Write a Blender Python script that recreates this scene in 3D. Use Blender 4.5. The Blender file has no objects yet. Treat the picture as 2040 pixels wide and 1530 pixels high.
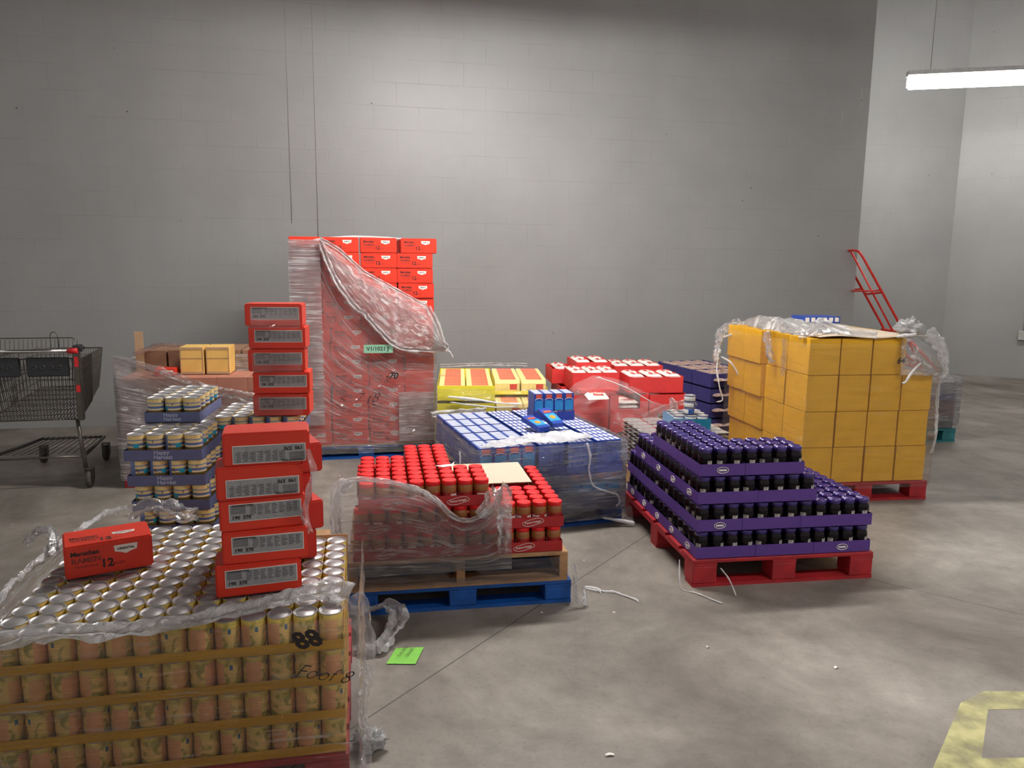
import bpy, bmesh, math, random
from math import radians as R, sin, cos, pi
from mathutils import Vector, Matrix, noise as NZ

SC = bpy.context.scene
COL = SC.collection
random.seed(7)

# ------------------------------------------------------------------ camera
cam_d = bpy.data.cameras.new('camera')
cam_d.sensor_fit = 'HORIZONTAL'; cam_d.sensor_width = 36.0
cam_d.lens = 36.0 * 1530.0 / 2040.0
cam_d.clip_end = 60
cam = bpy.data.objects.new('camera', cam_d); COL.objects.link(cam)
T, RL = R(9.0), R(0.6)
fw = Vector((0, cos(T), -sin(T))); u0 = Vector((0, sin(T), cos(T))); r0 = Vector((1, 0, 0))
rt = cos(RL) * r0 + sin(RL) * u0; up = -sin(RL) * r0 + cos(RL) * u0
cam.matrix_world = Matrix(((rt.x, up.x, -fw.x, 0), (rt.y, up.y, -fw.y, 0), (rt.z, up.z, -fw.z, 1.64), (0, 0, 0, 1)))
SC.camera = cam

# ------------------------------------------------------------------ world, exposure
w = bpy.data.worlds.new('world'); SC.world = w; w.use_nodes = True
w.node_tree.nodes['Background'].inputs[0].default_value = (1.0, 0.95, 0.90, 1)
w.node_tree.nodes['Background'].inputs[1].default_value = 0.34
SC.view_settings.view_transform = 'Standard'; SC.view_settings.look = 'None'
SC.view_settings.gamma = 1.0; SC.view_settings.use_curve_mapping = False
SC.view_settings.exposure = 0.72
LAMP_MAIN, LAMP_SIDE, LAMP_REAR = 170.0, 40.0, 62.0
for k, v in dict(max_bounces=8, transparent_max_bounces=24, diffuse_bounces=3, glossy_bounces=3,
                 sample_clamp_indirect=4.0).items():
    setattr(SC.cycles, k, v)

# ------------------------------------------------------------------ materials
def lin(c):
    return tuple(((v / 255) / 12.92 if v / 255 <= .04045 else ((v / 255 + .055) / 1.055) ** 2.4) for v in c) + (1,)

class NT:
    def __init__(s, name):
        s.m = bpy.data.materials.new(name); s.m.use_nodes = True
        s.t = s.m.node_tree; s.b = s.t.nodes['Principled BSDF']; s.out = s.t.nodes['Material Output']
    def n(s, typ, ins=None, **kw):
        nd = s.t.nodes.new(typ)
        for k, v in kw.items(): setattr(nd, k, v)
        for k, v in (ins or {}).items():
            if hasattr(v, 'is_output') or isinstance(v, bpy.types.NodeSocket): s.t.links.new(v, nd.inputs[k])
            else: nd.inputs[k].default_value = v
        return nd
    def link(s, a, b): s.t.links.new(a, b)
    def ramp(s, fac, stops, interp='LINEAR'):
        r = s.n('ShaderNodeValToRGB'); s.link(fac, r.inputs[0]); r.color_ramp.interpolation = interp
        el = r.color_ramp.elements
        while len(el) < len(stops): el.new(0.5)
        for e, (p, c) in zip(el, stops): e.position = p; e.color = c
        return r.outputs[0]
    def math(s, op, a, b=0.0, c=None):
        n = s.n('ShaderNodeMath', {0: a, 1: b}, operation=op)
        if c is not None: n.inputs[2].default_value = c
        return n.outputs[0]
    def mix(s, fac, a, b, blend='MIX'):
        n = s.n('ShaderNodeMix', data_type='RGBA', blend_type=blend)
        for i, v in ((0, fac), (6, a), (7, b)):
            if isinstance(v, bpy.types.NodeSocket): s.link(v, n.inputs[i])
            else: n.inputs[i].default_value = v
        return n.outputs[2]
    def obj(s): return s.n('ShaderNodeTexCoord').outputs['Object']

MC = {}
def flat(name, rgb, rough=.5, metal=0, var=.10, scale=25, bump=0, spec=.5, coat=0):
    if name in MC: return MC[name]
    t = NT(name); c = lin(rgb)
    co = t.obj()
    nz = t.n('ShaderNodeTexNoise', {'Vector': co, 'Scale': scale, 'Detail': 3.0})
    d = tuple(v * (1 - var) for v in c[:3]) + (1,); e = tuple(min(1, v * (1 + var)) for v in c[:3]) + (1,)
    t.link(t.ramp(nz.outputs[0], [(.3, d), (.7, e)]), t.b.inputs['Base Color'])
    t.b.inputs['Roughness'].default_value = rough; t.b.inputs['Metallic'].default_value = metal
    t.b.inputs['Specular IOR Level'].default_value = spec; t.b.inputs['Coat Weight'].default_value = coat
    if bump:
        b = t.n('ShaderNodeBump', {'Height': nz.outputs[0], 'Strength': bump, 'Distance': .01})
        t.link(b.outputs[0], t.b.inputs['Normal'])
    MC[name] = t.m
    return t.m

def wall_mat():
    t = NT('painted_block'); co = t.obj()
    sp = t.n('ShaderNodeSeparateXYZ', {0: co})
    v = t.n('ShaderNodeCombineXYZ', {0: sp.outputs[0], 1: sp.outputs[2], 2: 0.0}).outputs[0]
    br = t.n('ShaderNodeTexBrick', {'Vector': v, 'Color1': (1, 1, 1, 1), 'Color2': (1, 1, 1, 1), 'Mortar': (0, 0, 0, 1),
             'Scale': 1.0, 'Mortar Size': .0035, 'Mortar Smooth': .6, 'Brick Width': .452, 'Row Height': .2262})
    big = t.n('ShaderNodeTexNoise', {'Vector': co, 'Scale': .7, 'Detail': 4.0, 'Roughness': .6})
    vis = t.ramp(t.n('ShaderNodeTexNoise', {'Vector': t.n('ShaderNodeMapping', {'Vector': co, 'Scale': (1.1, 1, 3)}).outputs[0], 'Scale': 1.4, 'Detail': 2.0}).outputs[0],
                 [(.42, (0, 0, 0, 1)), (.62, (1, 1, 1, 1))])
    col = t.ramp(big.outputs[0], [(.3, lin((146, 146, 145))), (.7, lin((160, 160, 159)))])
    mort = t.math('SUBTRACT', 1.0, br.outputs['Color'])
    mf = t.math('MULTIPLY', t.math('MULTIPLY', mort, vis), .24)
    col2 = t.mix(mf, col, lin((96, 97, 98)))
    spk = t.n('ShaderNodeTexVoronoi', {'Vector': v, 'Scale': 3.1})
    col3 = t.mix(t.math('LESS_THAN', spk.outputs['Distance'], .022), col2, lin((70, 70, 70)))
    t.link(col3, t.b.inputs['Base Color'])
    t.b.inputs['Roughness'].default_value = .42
    fine = t.n('ShaderNodeTexNoise', {'Vector': co, 'Scale': 45.0, 'Detail': 4.0})
    h = t.math('ADD', t.math('MULTIPLY', t.math('SUBTRACT', 1.0, mort), .35), t.math('MULTIPLY', fine.outputs[0], .35))
    bp = t.n('ShaderNodeBump', {'Height': h, 'Strength': .35, 'Distance': .008})
    t.link(bp.outputs[0], t.b.inputs['Normal'])
    return t.m

def floor_mat():
    t = NT('concrete_floor'); co = t.obj()
    a = t.n('ShaderNodeTexNoise', {'Vector': co, 'Scale': 1.1, 'Detail': 8.0, 'Roughness': .62, 'Distortion': .4})
    b = t.n('ShaderNodeTexNoise', {'Vector': co, 'Scale': 5.0, 'Detail': 6.0, 'Roughness': .7})
    c = t.n('ShaderNodeTexNoise', {'Vector': co, 'Scale': 60.0, 'Detail': 3.0})
    base = t.ramp(a.outputs[0], [(.30, lin((104, 96, 89))), (.5, lin((134, 126, 118))), (.68, lin((164, 155, 146)))])
    k2 = t.ramp(b.outputs[0], [(.35, (.78, .77, .76, 1)), (.6, (1, 1, 1, 1))])
    col = t.mix(1.0, base, k2, 'MULTIPLY')
    sp = t.ramp(c.outputs[0], [(.30, (.72, .72, .72, 1)), (.42, (1, 1, 1, 1))])
    col = t.mix(.6, col, sp, 'MULTIPLY')
    flk = t.n('ShaderNodeTexVoronoi', {'Vector': co, 'Scale': 2.7})
    col = t.mix(t.math('LESS_THAN', flk.outputs['Distance'], .02), col, lin((205, 200, 192)))
    s = t.n('ShaderNodeSeparateXYZ', {0: co})
    def joint(x0, y0, x1, y1, wd):
        L = math.hypot(x1 - x0, y1 - y0); nx, ny = -(y1 - y0) / L, (x1 - x0) / L
        d = t.math('ADD', t.math('MULTIPLY', s.outputs[0], nx), t.math('MULTIPLY', s.outputs[1], ny))
        d = t.math('ABSOLUTE', t.math('SUBTRACT', d, nx * x0 + ny * y0))
        return t.math('LESS_THAN', d, wd)
    j = t.math('MAXIMUM', joint(-.564, 2.489, -.034, 3.252, .0032), joint(2.0, 3.795, 2.46, 3.459, .0028))
    col = t.mix(t.math('MULTIPLY', j, .8), col, lin((52, 48, 45)))
    t.link(col, t.b.inputs['Base Color'])
    t.link(t.ramp(a.outputs[0], [(.3, (.62, .62, .62, 1)), (.7, (.42, .42, .42, 1))]), t.b.inputs['Roughness'])
    t.b.inputs['Specular IOR Level'].default_value = .4
    bp = t.n('ShaderNodeBump', {'Height': b.outputs[0], 'Strength': .12, 'Distance': .01})
    t.link(bp.outputs[0], t.b.inputs['Normal'])
    return t.m

def emit_mat(name, strength, col=(1, .97, .93, 1)):
    t = NT(name); e = t.n('ShaderNodeEmission', {0: col, 1: strength}); t.link(e.outputs[0], t.out.inputs[0]); return t.m

def film_mat(name, milk=.14, streak=.8, su=3.0, sv=46.0, gloss=.34, tint=(.97, .97, .98, 1), rough=.13, bump=1.0, dens=(.50, .66)):
    """clear plastic film: mostly see-through, a glossy skin, milky in creases, with lamp glints partly painted in as white streaks (UV: u along, v up, metres)"""
    t = NT(name)
    uv = t.n('ShaderNodeTexCoord').outputs['UV']
    m1 = t.n('ShaderNodeMapping', {'Vector': uv, 'Scale': (su, sv, 1)}).outputs[0]
    wv = t.n('ShaderNodeTexNoise', {'Vector': m1, 'Scale': 1.0, 'Detail': 5.0, 'Roughness': .65, 'Distortion': .7})
    pm = t.n('ShaderNodeTexNoise', {'Vector': uv, 'Scale': 5.0, 'Detail': 2.0})
    cr = t.ramp(wv.outputs[0], [(dens[0], (0, 0, 0, 1)), (dens[1], (1, 1, 1, 1))])
    pt = t.ramp(pm.outputs[0], [(.42, (.12, .12, .12, 1)), (.66, (1, 1, 1, 1))])
    sk = t.math('MULTIPLY', t.math('MULTIPLY', cr, pt), streak)  # white streaks: milky creases plus painted-in glints
    bp = t.n('ShaderNodeBump', {'Height': wv.outputs[0], 'Strength': bump, 'Distance': .05})
    tr = t.n('ShaderNodeBsdfTransparent', {0: tint})
    gl = t.n('ShaderNodeBsdfAnisotropic' if False else 'ShaderNodeBsdfGlossy', {'Color': (1, 1, 1, 1), 'Roughness': rough, 'Normal': bp.outputs[0]})
    df = t.n('ShaderNodeBsdfDiffuse', {'Color': (.95, .94, .95, 1), 'Normal': bp.outputs[0]})
    tl = t.n('ShaderNodeBsdfTranslucent', {'Color': (.86, .85, .86, 1)})
    dd = t.n('ShaderNodeMixShader', {0: .35, 1: df.outputs[0], 2: tl.outputs[0]})
    fr = t.n('ShaderNodeFresnel', {'IOR': 1.5, 'Normal': bp.outputs[0]})
    g = t.math('ADD', t.math('MULTIPLY', fr.outputs[0], gloss * 2.2), t.math('MULTIPLY', sk, .45))
    g = t.n('ShaderNodeClamp', {0: g}).outputs[0]
    a = t.n('ShaderNodeMixShader', {0: g, 1: tr.outputs[0], 2: gl.outputs[0]})
    mk = t.n('ShaderNodeClamp', {0: t.math('ADD', sk, milk)}).outputs[0]
    b = t.n('ShaderNodeMixShader', {0: mk, 1: a.outputs[0], 2: dd.outputs[0]})
    t.link(b.outputs[0], t.out.inputs[0])
    return t.m

def label_mat(name, bands, side=None, side_w=.22, blobs=None, rough=.35, H=.112, patch=None):
    """wrap-around printed label: bands up the height, a second panel over part of the turn, blotches of the picture"""
    t = NT(name); co = t.obj(); s = t.n('ShaderNodeSeparateXYZ', {0: co})
    z = t.math('DIVIDE', s.outputs[2], H)
    ang = t.math('ADD', t.math('DIVIDE', t.math('ARCTAN2', s.outputs[1], s.outputs[0]), 2 * pi), .5)
    col = t.ramp(z, [(p, lin(c)) for p, c in bands], 'CONSTANT')
    if blobs:
        sc, th, bc = blobs
        n = t.n('ShaderNodeTexNoise', {'Vector': co, 'Scale': sc, 'Detail': 2.0, 'Distortion': 1.0})
        col = t.mix(t.ramp(n.outputs[0], [(th, (0, 0, 0, 1)), (th + .12, (1, 1, 1, 1))]), col, lin(bc))
    if patch:      # (a0, a1, z0, z1, colour) rectangles on the label
        for a0, a1, z0, z1, pc in patch:
            f = t.math('MULTIPLY', t.math('MULTIPLY', t.math('GREATER_THAN', ang, a0), t.math('LESS_THAN', ang, a1)),
                       t.math('MULTIPLY', t.math('GREATER_THAN', z, z0), t.math('LESS_THAN', z, z1)))
            col = t.mix(f, col, lin(pc))
    t.link(col, t.b.inputs['Base Color']); t.b.inputs['Roughness'].default_value = rough
    return t.m

M = {}
M['wall'] = wall_mat(); M['floor'] = floor_mat()
M['ceil'] = flat('ceiling_paint', (92, 92, 92), .8)
M['lamp_main'] = emit_mat('lamp_main', LAMP_MAIN); M['lamp_side'] = emit_mat('lamp_side', LAMP_SIDE); M['lamp_rear'] = emit_mat('lamp_rear', LAMP_REAR)
M['housing'] = flat('white_enamel', (205, 205, 205), .4)
M['wire'] = flat('steel_wire', (120, 118, 116), .3, .9)
M['tin'] = flat('tin', (176, 172, 172), .42, .6, .05, 60)
M['tin_side'] = flat('tin_side', (170, 170, 172), .3, .9)
M['yellow_card'] = flat('yellow_card', (214, 160, 22), .55, 0, .06, 9)
M['yellow_box'] = flat('yellow_box_card', (226, 170, 26), .5, 0, .07, 6)
M['tan_card'] = flat('tan_card', (186, 152, 118), .7, 0, .07, 12)
M['beige_card'] = flat('beige_card', (204, 184, 162), .75, 0, .04, 8)
M['red_box'] = flat('red_carton', (218, 54, 32), .42, 0, .06, 7)
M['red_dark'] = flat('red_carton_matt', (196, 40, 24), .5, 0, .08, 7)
M['ink'] = flat('black_ink', (38, 30, 30), .6)
M['grey_ink'] = flat('grey_ink', (128, 52, 44), .6)
M['white_ink'] = flat('white_ink', (235, 228, 220), .5)
M['panel'] = flat('panel_grey', (150, 150, 152), .5, 0, .1, 60)
M['blue_tray'] = flat('slate_blue_card', (92, 99, 138), .55)
M['blue_ink'] = flat('pale_blue_ink', (172, 182, 208), .6)
M['red_tray'] = flat('dark_red_card', (172, 28, 34), .45, 0, .06)
M['red_lid'] = flat('red_plastic_lid', (226, 24, 30), .32, 0, .04)
M['purple_card'] = flat('purple_card', (86, 54, 136), .5, 0, .06)
M['purple_lid'] = flat('purple_lid', (58, 42, 118), .2, .3, .05, 30, 0, .6, .5)
M['jelly'] = flat('dark_jelly_glass', (14, 8, 16), .16, 0, .2, 10, 0, .25, 0)
M['jar_label'] = flat('jar_label_paper', (170, 164, 160), .5, 0, .6, 110)
M['peanut'] = flat('peanut_butter', (150, 92, 46), .25, 0, .08, 20, 0, .5, .4)
M['wood'] = flat('pallet_wood', (176, 136, 96), .7, 0, .22, 14, .3)
M['red_pal'] = flat('red_pallet_paint', (164, 30, 38), .55, 0, .22, 12, .3)
M['blue_pal'] = flat('blue_pallet_paint', (10, 78, 158), .55, 0, .22, 12, .3)
M['teal_pal'] = flat('teal_pallet_paint', (36, 108, 116), .6, 0, .25, 12, .3)
M['mac_blue'] = flat('mac_box_blue', (36, 70, 160), .4, 0, .08)
M['mac_tray'] = flat('mac_tray_blue', (28, 56, 150), .45, 0, .05)
M['mac_top'] = flat('mac_box_top', (228, 228, 242), .4, 0, .12, 50)
M['cyan'] = flat('print_cyan', (48, 150, 214), .4); M['orange'] = flat('print_orange', (232, 158, 44), .45)
M['coral'] = flat('print_coral', (226, 92, 66), .45)
M['g_yellow'] = flat('lemon_card', (250, 236, 60), .5, 0, .04)
M['g_pack'] = flat('noodle_pack_cream', (244, 222, 150), .3, 0, .12, 30)
M['g_red'] = flat('noodle_pack_red', (214, 84, 76), .3, 0, .12, 30)
M['rice_red'] = flat('rice_case_red', (222, 60, 60), .5, 0, .05)
M['rice_bag'] = flat('rice_bag_white', (236, 228, 218), .3, 0, .06, 20, .2)
M['rice_grain'] = flat('rice_grain', (206, 188, 160), .35, 0, .12, 80)
M['steel_pouch'] = flat('silver_pouch', (188, 184, 182), .25, .5, .25, 25, .5)
M['navy_card'] = flat('navy_card', (60, 58, 122), .5); M['pouch_brown'] = flat('pouch_brown', (178, 150, 138), .4, 0, .4, 30)
M['sky_card'] = flat('light_blue_card', (110, 158, 200), .5); M['teal_card'] = flat('teal_card', (22, 128, 160), .5)
M['hand_red'] = flat('hand_truck_red', (206, 40, 28), .35, .1)
M['black_pl'] = flat('black_plastic', (42, 44, 48), .45); M['cart_metal'] = flat('cart_zinc', (100, 94, 88), .38, .75)
M['chrome'] = flat('chrome', (215, 215, 215), .12, 1.0); M['cart_red'] = flat('cart_red', (212, 34, 40), .45)
M['rubber'] = flat('rubber_grey', (66, 62, 58), .7)
M['green_note'] = flat('green_paper', (126, 200, 70), .6, 0, .05); M['mint'] = flat('mint_label', (140, 190, 160), .6, 0, .05)
M['pvc'] = flat('grey_pvc', (176, 174, 170), .5); M['pipe'] = flat('conduit_paint', (150, 149, 146), .5)
M['paint_mark'] = flat('worn_yellow_paint', (206, 200, 140), .55, 0, .12, 9)
_t = M['paint_mark'].node_tree; _tr = _t.nodes.new('ShaderNodeBsdfTransparent'); _mx = _t.nodes.new('ShaderNodeMixShader'); _nz = _t.nodes.new('ShaderNodeTexNoise'); _tc = _t.nodes.new('ShaderNodeTexCoord'); _rp = _t.nodes.new('ShaderNodeMapRange')
_nz.inputs['Scale'].default_value = 9; _nz.inputs['Detail'].default_value = 6; _t.links.new(_tc.outputs['Object'], _nz.inputs['Vector']); _t.links.new(_nz.outputs[0], _rp.inputs[0])
for _k, _v in ((1, .30), (2, .62), (3, .25), (4, .85)): _rp.inputs[_k].default_value = _v
_t.links.new(_rp.outputs[0], _mx.inputs[0]); _t.links.new(_tr.outputs[0], _mx.inputs[1]); _t.links.new(_t.nodes['Principled BSDF'].outputs[0], _mx.inputs[2]); _t.links.new(_mx.outputs[0], _t.nodes['Material Output'].inputs[0])
M['film'] = film_mat('stretch_film', milk=.19)
M['film_light'] = film_mat('stretch_film_thin', milk=.05, streak=.5, gloss=.3, dens=(.54, .70))
M['film_heavy'] = film_mat('stretch_film_glare', milk=.28, streak=1.0, su=2.4, sv=60, gloss=.5, dens=(.47, .58))  # extra white streaks painted in as lamp glare on the film
M['film_bunch'] = film_mat('bunched_film', milk=.52, streak=1.0, su=16, sv=30, gloss=.8, rough=.12, bump=1.0, dens=(.44, .60))
M['film_crisp'] = film_mat('crumpled_film', milk=.16, streak=1.0, su=14, sv=22, gloss=.8, rough=.10, bump=1.0, dens=(.51, .60))
M['film_white'] = film_mat('film_gathered', milk=.80, streak=1.0, su=16, sv=30, gloss=.9, dens=(.44, .60))
M['strand'] = film_mat('film_strand', milk=.78, streak=.5, su=8, sv=8, gloss=.5)
M['corn_label'] = label_mat('corn_label', [(0, (224, 196, 96)), (.3, (240, 200, 120)), (.72, (226, 196, 104)), (.93, (206, 176, 90))], blobs=(24, .50, (162, 150, 70)),
                            patch=[(.05, .26, .1, .8, (236, 170, 120)), (.33, .37, .62, .76, (60, 110, 140)), (.55, .72, .1, .8, (236, 176, 118))])
M['bean_label'] = label_mat('bean_label', [(0, (104, 84, 44)), (.12, (188, 152, 76)), (.34, (110, 90, 46)), (.46, (226, 214, 176)), (.53, (84, 104, 160)), (.62, (216, 196, 140)), (.72, (96, 116, 170)), (.76, (222, 196, 128))],
                            blobs=(34, .60, (96, 80, 40)), patch=[(.0, .16, 0, 1, (92, 108, 160)), (.30, .40, .45, .62, (30, 150, 180)), (.84, 1.0, 0, 1, (92, 108, 160))])
M['pb_label'] = label_mat('peanut_label', [(0, (150, 22, 24))], H=.07, blobs=(30, .60, (178, 70, 40)),
                          patch=[(.10, .30, .1, .85, (222, 216, 210)), (.46, .58, .15, .32, (226, 216, 206)), (.46, .58, .42, .56, (226, 216, 206)), (.80, .97, .1, .85, (222, 216, 210))])
M['tuna_label'] = label_mat('tuna_label', [(0, (34, 60, 120)), (.14, (226, 224, 216)), (.80, (34, 60, 120))], H=.045, patch=[(.0, .2, .1, .9, (40, 84, 150)), (.4, .42, .1, .9, (120, 120, 120))])
M['silver_label'] = label_mat('silver_can_label', [(0, (180, 180, 176)), (.2, (220, 218, 210)), (.6, (60, 90, 140)), (.7, (220, 218, 210))])

# ------------------------------------------------------------------ mesh helpers
class MB:
    def __init__(s): s.b = bmesh.new(); s.uv = None
    def box(s, x0, x1, y0, y1, z0, z1, mat=0, M4=None):
        vs = [s.b.verts.new((x, y, z)) for z in (z0, z1) for y in (y0, y1) for x in (x0, x1)]
        if M4 is not None:
            for v in vs: v.co = M4 @ v.co
        for f in ((0, 2, 3, 1), (4, 5, 7, 6), (0, 1, 5, 4), (1, 3, 7, 5), (3, 2, 6, 7), (2, 0, 4, 6)):
            fc = s.b.faces.new([vs[i] for i in f]); fc.material_index = mat
        return s
    def bevel(s, w=.003, seg=1):
        bmesh.ops.bevel(s.b, geom=s.b.edges[:], offset=w, segments=seg, affect='EDGES', clamp_overlap=True); return s
    def lathe(s, prof, seg=20, mat=0, smooth=True):
        rings = []
        for r, z in prof:
            if r < 1e-6: rings.append([s.b.verts.new((0, 0, z))])
            else: rings.append([s.b.verts.new((r * cos(2 * pi * i / seg), r * sin(2 * pi * i / seg), z)) for i in range(seg)])
        for a, b in zip(rings, rings[1:]):
            for i in range(seg):
                j = (i + 1) % seg
                q = [a[i % len(a)], a[j % len(a)], b[j % len(b)], b[i % len(b)]]
                u = []
                for v in q:
                    if v not in u: u.append(v)
                if len(u) > 2:
                    f = s.b.faces.new(u); f.smooth = smooth; f.material_index = mat
        return s
    def tube(s, pts, r, seg=8, closed=False, mat=0, caps=True, jit=0, seed=0):
        pts = [Vector(p) for p in pts]; n = len(pts); rings = []; prev = None
        for i, p in enumerate(pts):
            d = (pts[(i + 1) % n if closed else min(i + 1, n - 1)] - pts[(i - 1) % n if closed else max(i - 1, 0)])
            if d.length < 1e-9: d = Vector((0, 0, 1))
            d.normalize()
            if prev is None: prev = d.orthogonal().normalized()
            a = (prev - d * prev.dot(d)); a = a.normalized() if a.length > 1e-6 else d.orthogonal().normalized()
            prev = a; bb = d.cross(a)
            rr = r[i] if isinstance(r, (list, tuple)) else r
            ring = []
            for k in range(seg):
                q = 2 * pi * k / seg
                dirv = a * cos(q) + bb * sin(q)
                R_ = rr
                if jit: R_ *= 1 + jit * NZ.noise(Vector((p.x * 23 + seed, p.y * 23 + k * .9, p.z * 23 + k * 1.7)))* 1.6
                ring.append(s.b.verts.new(p + dirv * R_))
            rings.append(ring)
        m = n if closed else n - 1
        for i in range(m):
            a, b2 = rings[i], rings[(i + 1) % n]
            for k in range(seg):
                f = s.b.faces.new((a[k], a[(k + 1) % seg], b2[(k + 1) % seg], b2[k])); f.smooth = True; f.material_index = mat
        if caps and not closed:
            for ring, rev in ((rings[0], True), (rings[-1], False)):
                f = s.b.faces.new(ring[::-1] if rev else ring); f.material_index = mat
        return s
    def grid(s, fn, nu, nv, lu=1., lv=1., smooth=True):
        uvl = s.b.loops.layers.uv.verify()
        g = [[s.b.verts.new(fn(i / nu, j / nv)) for j in range(nv + 1)] for i in range(nu + 1)]
        for i in range(nu):
            for j in range(nv):
                idx = ((i, j), (i + 1, j), (i + 1, j + 1), (i, j + 1))
                try: f = s.b.faces.new([g[a][b] for a, b in idx])
                except ValueError: continue
                f.smooth = smooth
                for lp, (a, b) in zip(f.loops, idx): lp[uvl].uv = (a / nu * lu, b / nv * lv)
        return s
    def quad(s, pts, mat=0):
        f = s.b.faces.new([s.b.verts.new(p) for p in pts]); f.material_index = mat; return s
    def mesh(s, name, mats, fix=True):
        if fix: bmesh.ops.recalc_face_normals(s.b, faces=s.b.faces[:])
        me = bpy.data.meshes.new(name); s.b.to_mesh(me); s.b.free()
        for m in (mats if isinstance(mats, (list, tuple)) else [mats]): me.materials.append(M[m] if isinstance(m, str) else m)
        return me

def ob(name, me, parent=None, link=True, loc=None, rotz=None):
    o = bpy.data.objects.new(name, me)
    if link: COL.objects.link(o)
    if parent is not None: o.parent = parent
    if loc is not None: o.location = loc
    if rotz is not None: o.rotation_euler = (0, 0, rotz)
    return o
def tag(o, label=None, cat=None, group=None, kind=None):
    if label: o['label'] = label
    if cat: o['category'] = cat
    if group: o['group'] = group
    if kind: o['kind'] = kind
    return o
def copy_tree(o, parent=None):
    c = o.copy(); COL.objects.link(c)
    if parent is not None: c.parent = parent
    for ch in KIDS.get(o, ()): copy_tree(ch, c)
    return c
KIDS = {}
def proto(name, me, kids=()):
    """an unlinked source object with unlinked parts; kids are (name, mesh[, kids])"""
    o = bpy.data.objects.new(name, me)
    ks = []
    for k in kids:
        c = proto(k[0], k[1], k[2] if len(k) > 2 else ()); ks.append(c)
        if len(k) > 3: c['label'] = k[3]
    KIDS[o] = ks
    return o
class Proto(dict): pass
def put(p, loc, rotz, label, cat, group=None, rot=None, scale=None):
    c = copy_tree(p); c.location = loc; c.rotation_euler = rot if rot else (0, 0, rotz)
    if scale: c.scale = scale
    return tag(c, label, cat, group)

class Fr:
    def __init__(s, x, y, deg): s.x, s.y, s.a = x, y, R(deg)
    def p(s, u, v, z=0):
        c, q = cos(s.a), sin(s.a); return Vector((s.x + u * c - v * q, s.y + u * q + v * c, z))
ORD = ['first', 'second', 'third', 'fourth', 'fifth', 'sixth', 'seventh', 'eighth', 'ninth', 'tenth', 'eleventh', 'twelfth', 'thirteenth', 'fourteenth', 'fifteenth', 'sixteenth', 'seventeenth', 'eighteenth', 'nineteenth', 'twentieth']
def od(i): return ORD[i]

TXT = {}
def text_mesh(body, size, mat, thick=0, align='CENTER', key=None, italic=0):
    """lettering standing upright, facing -Y, centred on its origin"""
    k = (body, size, mat, thick, align, italic)
    if k in TXT: return TXT[k]
    cu = bpy.data.curves.new('lettering', 'FONT'); cu.body = body; cu.size = size; cu.align_x = align; cu.align_y = 'CENTER'
    cu.resolution_u = 2; cu.shear = italic; cu.offset = thick
    o = bpy.data.objects.new('t', cu)
    me = bpy.data.meshes.new_from_object(o)
    me.transform(Matrix.Rotation(pi / 2, 4, 'X')); me.name = 'lettering'
    me.materials.clear(); me.materials.append(M[mat])
    bpy.data.objects.remove(o); TXT[k] = me
    return me
def merge(meshes, name, mat):
    """join (mesh, matrix) pairs into one mesh"""
    b = bmesh.new()
    for me, mx in meshes:
        t = me.copy(); t.transform(mx); b.from_mesh(t); bpy.data.meshes.remove(t)
    r = bpy.data.meshes.new(name); b.to_mesh(r); b.free(); r.materials.append(M[mat]); return r
TR = Matrix.Translation
def SCL(x, y, z): return Matrix.Diagonal((x, y, z, 1))

# ------------------------------------------------------------------ setting
WO = Vector((-4.061, 7.42, 0)); WA = R(11.6)
def wallbox(name, x0, x1, z1, org, ang, thick=.2, z0=0.):
    o = ob(name, MB().box(x0, x1, 0, thick, z0, z1).mesh(name, 'wall'), loc=org, rotz=ang); tag(o, kind='structure'); return o
CEIL = 6.2
wallbox('wall_back', -5.0, 8.236, CEIL, WO, WA)
wallbox('wall_recess', -6.5, 0.2, CEIL, Vector((6.673, 11.906, 0)), R(11.6))
wallbox('wall_right', 0, 7.0, CEIL, Vector((6.673, 11.906, 0)), R(-30))
fl = ob('floor', MB().box(-9, 14, -5, 15, -.2, 0).mesh('floor', 'floor')); tag(fl, kind='structure')
ce = ob('ceiling', MB().box(-9, 14, -5, 15, CEIL, CEIL + .1).mesh('ceiling', 'ceil')); tag(ce, kind='structure')
for i, (s_, za, zb) in enumerate(((1.890, 2.0, 6.2), (2.142, 1.75, 6.2))):
    m = MB(); m.tube([(0, 0, za), (0, 0, zb)], .004, 6)
    o = ob('trim_%d' % (i + 1), m.mesh('trim', 'wall'), loc=WO + Vector((cos(WA) * s_, sin(WA) * s_, 0)) + Vector((sin(WA), -cos(WA), 0)) * .001); tag(o, kind='structure')
# worn yellow painted letter on the floor
m = MB()
def fq(pts, z=.0012): m.quad([(x, y, z) for x, y in pts])
fq([(1.395, 2.30), (1.553, 2.30), (1.80, 2.66), (1.72, 2.70)]); fq([(1.72, 2.70), (1.80, 2.66), (2.9, 2.70), (2.9, 2.80), (1.86, 2.785)])
fq([(1.60, 2.37), (2.7, 2.40), (2.7, 2.32), (1.553, 2.30)]); fq([(1.10, 1.88), (1.26, 1.86), (1.553, 2.30), (1.395, 2.30)])
tag(ob('floor_marking', m.mesh('marking', 'paint_mark')), 'worn yellow-green painted letter on the bare concrete floor', 'floor marking')

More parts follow.
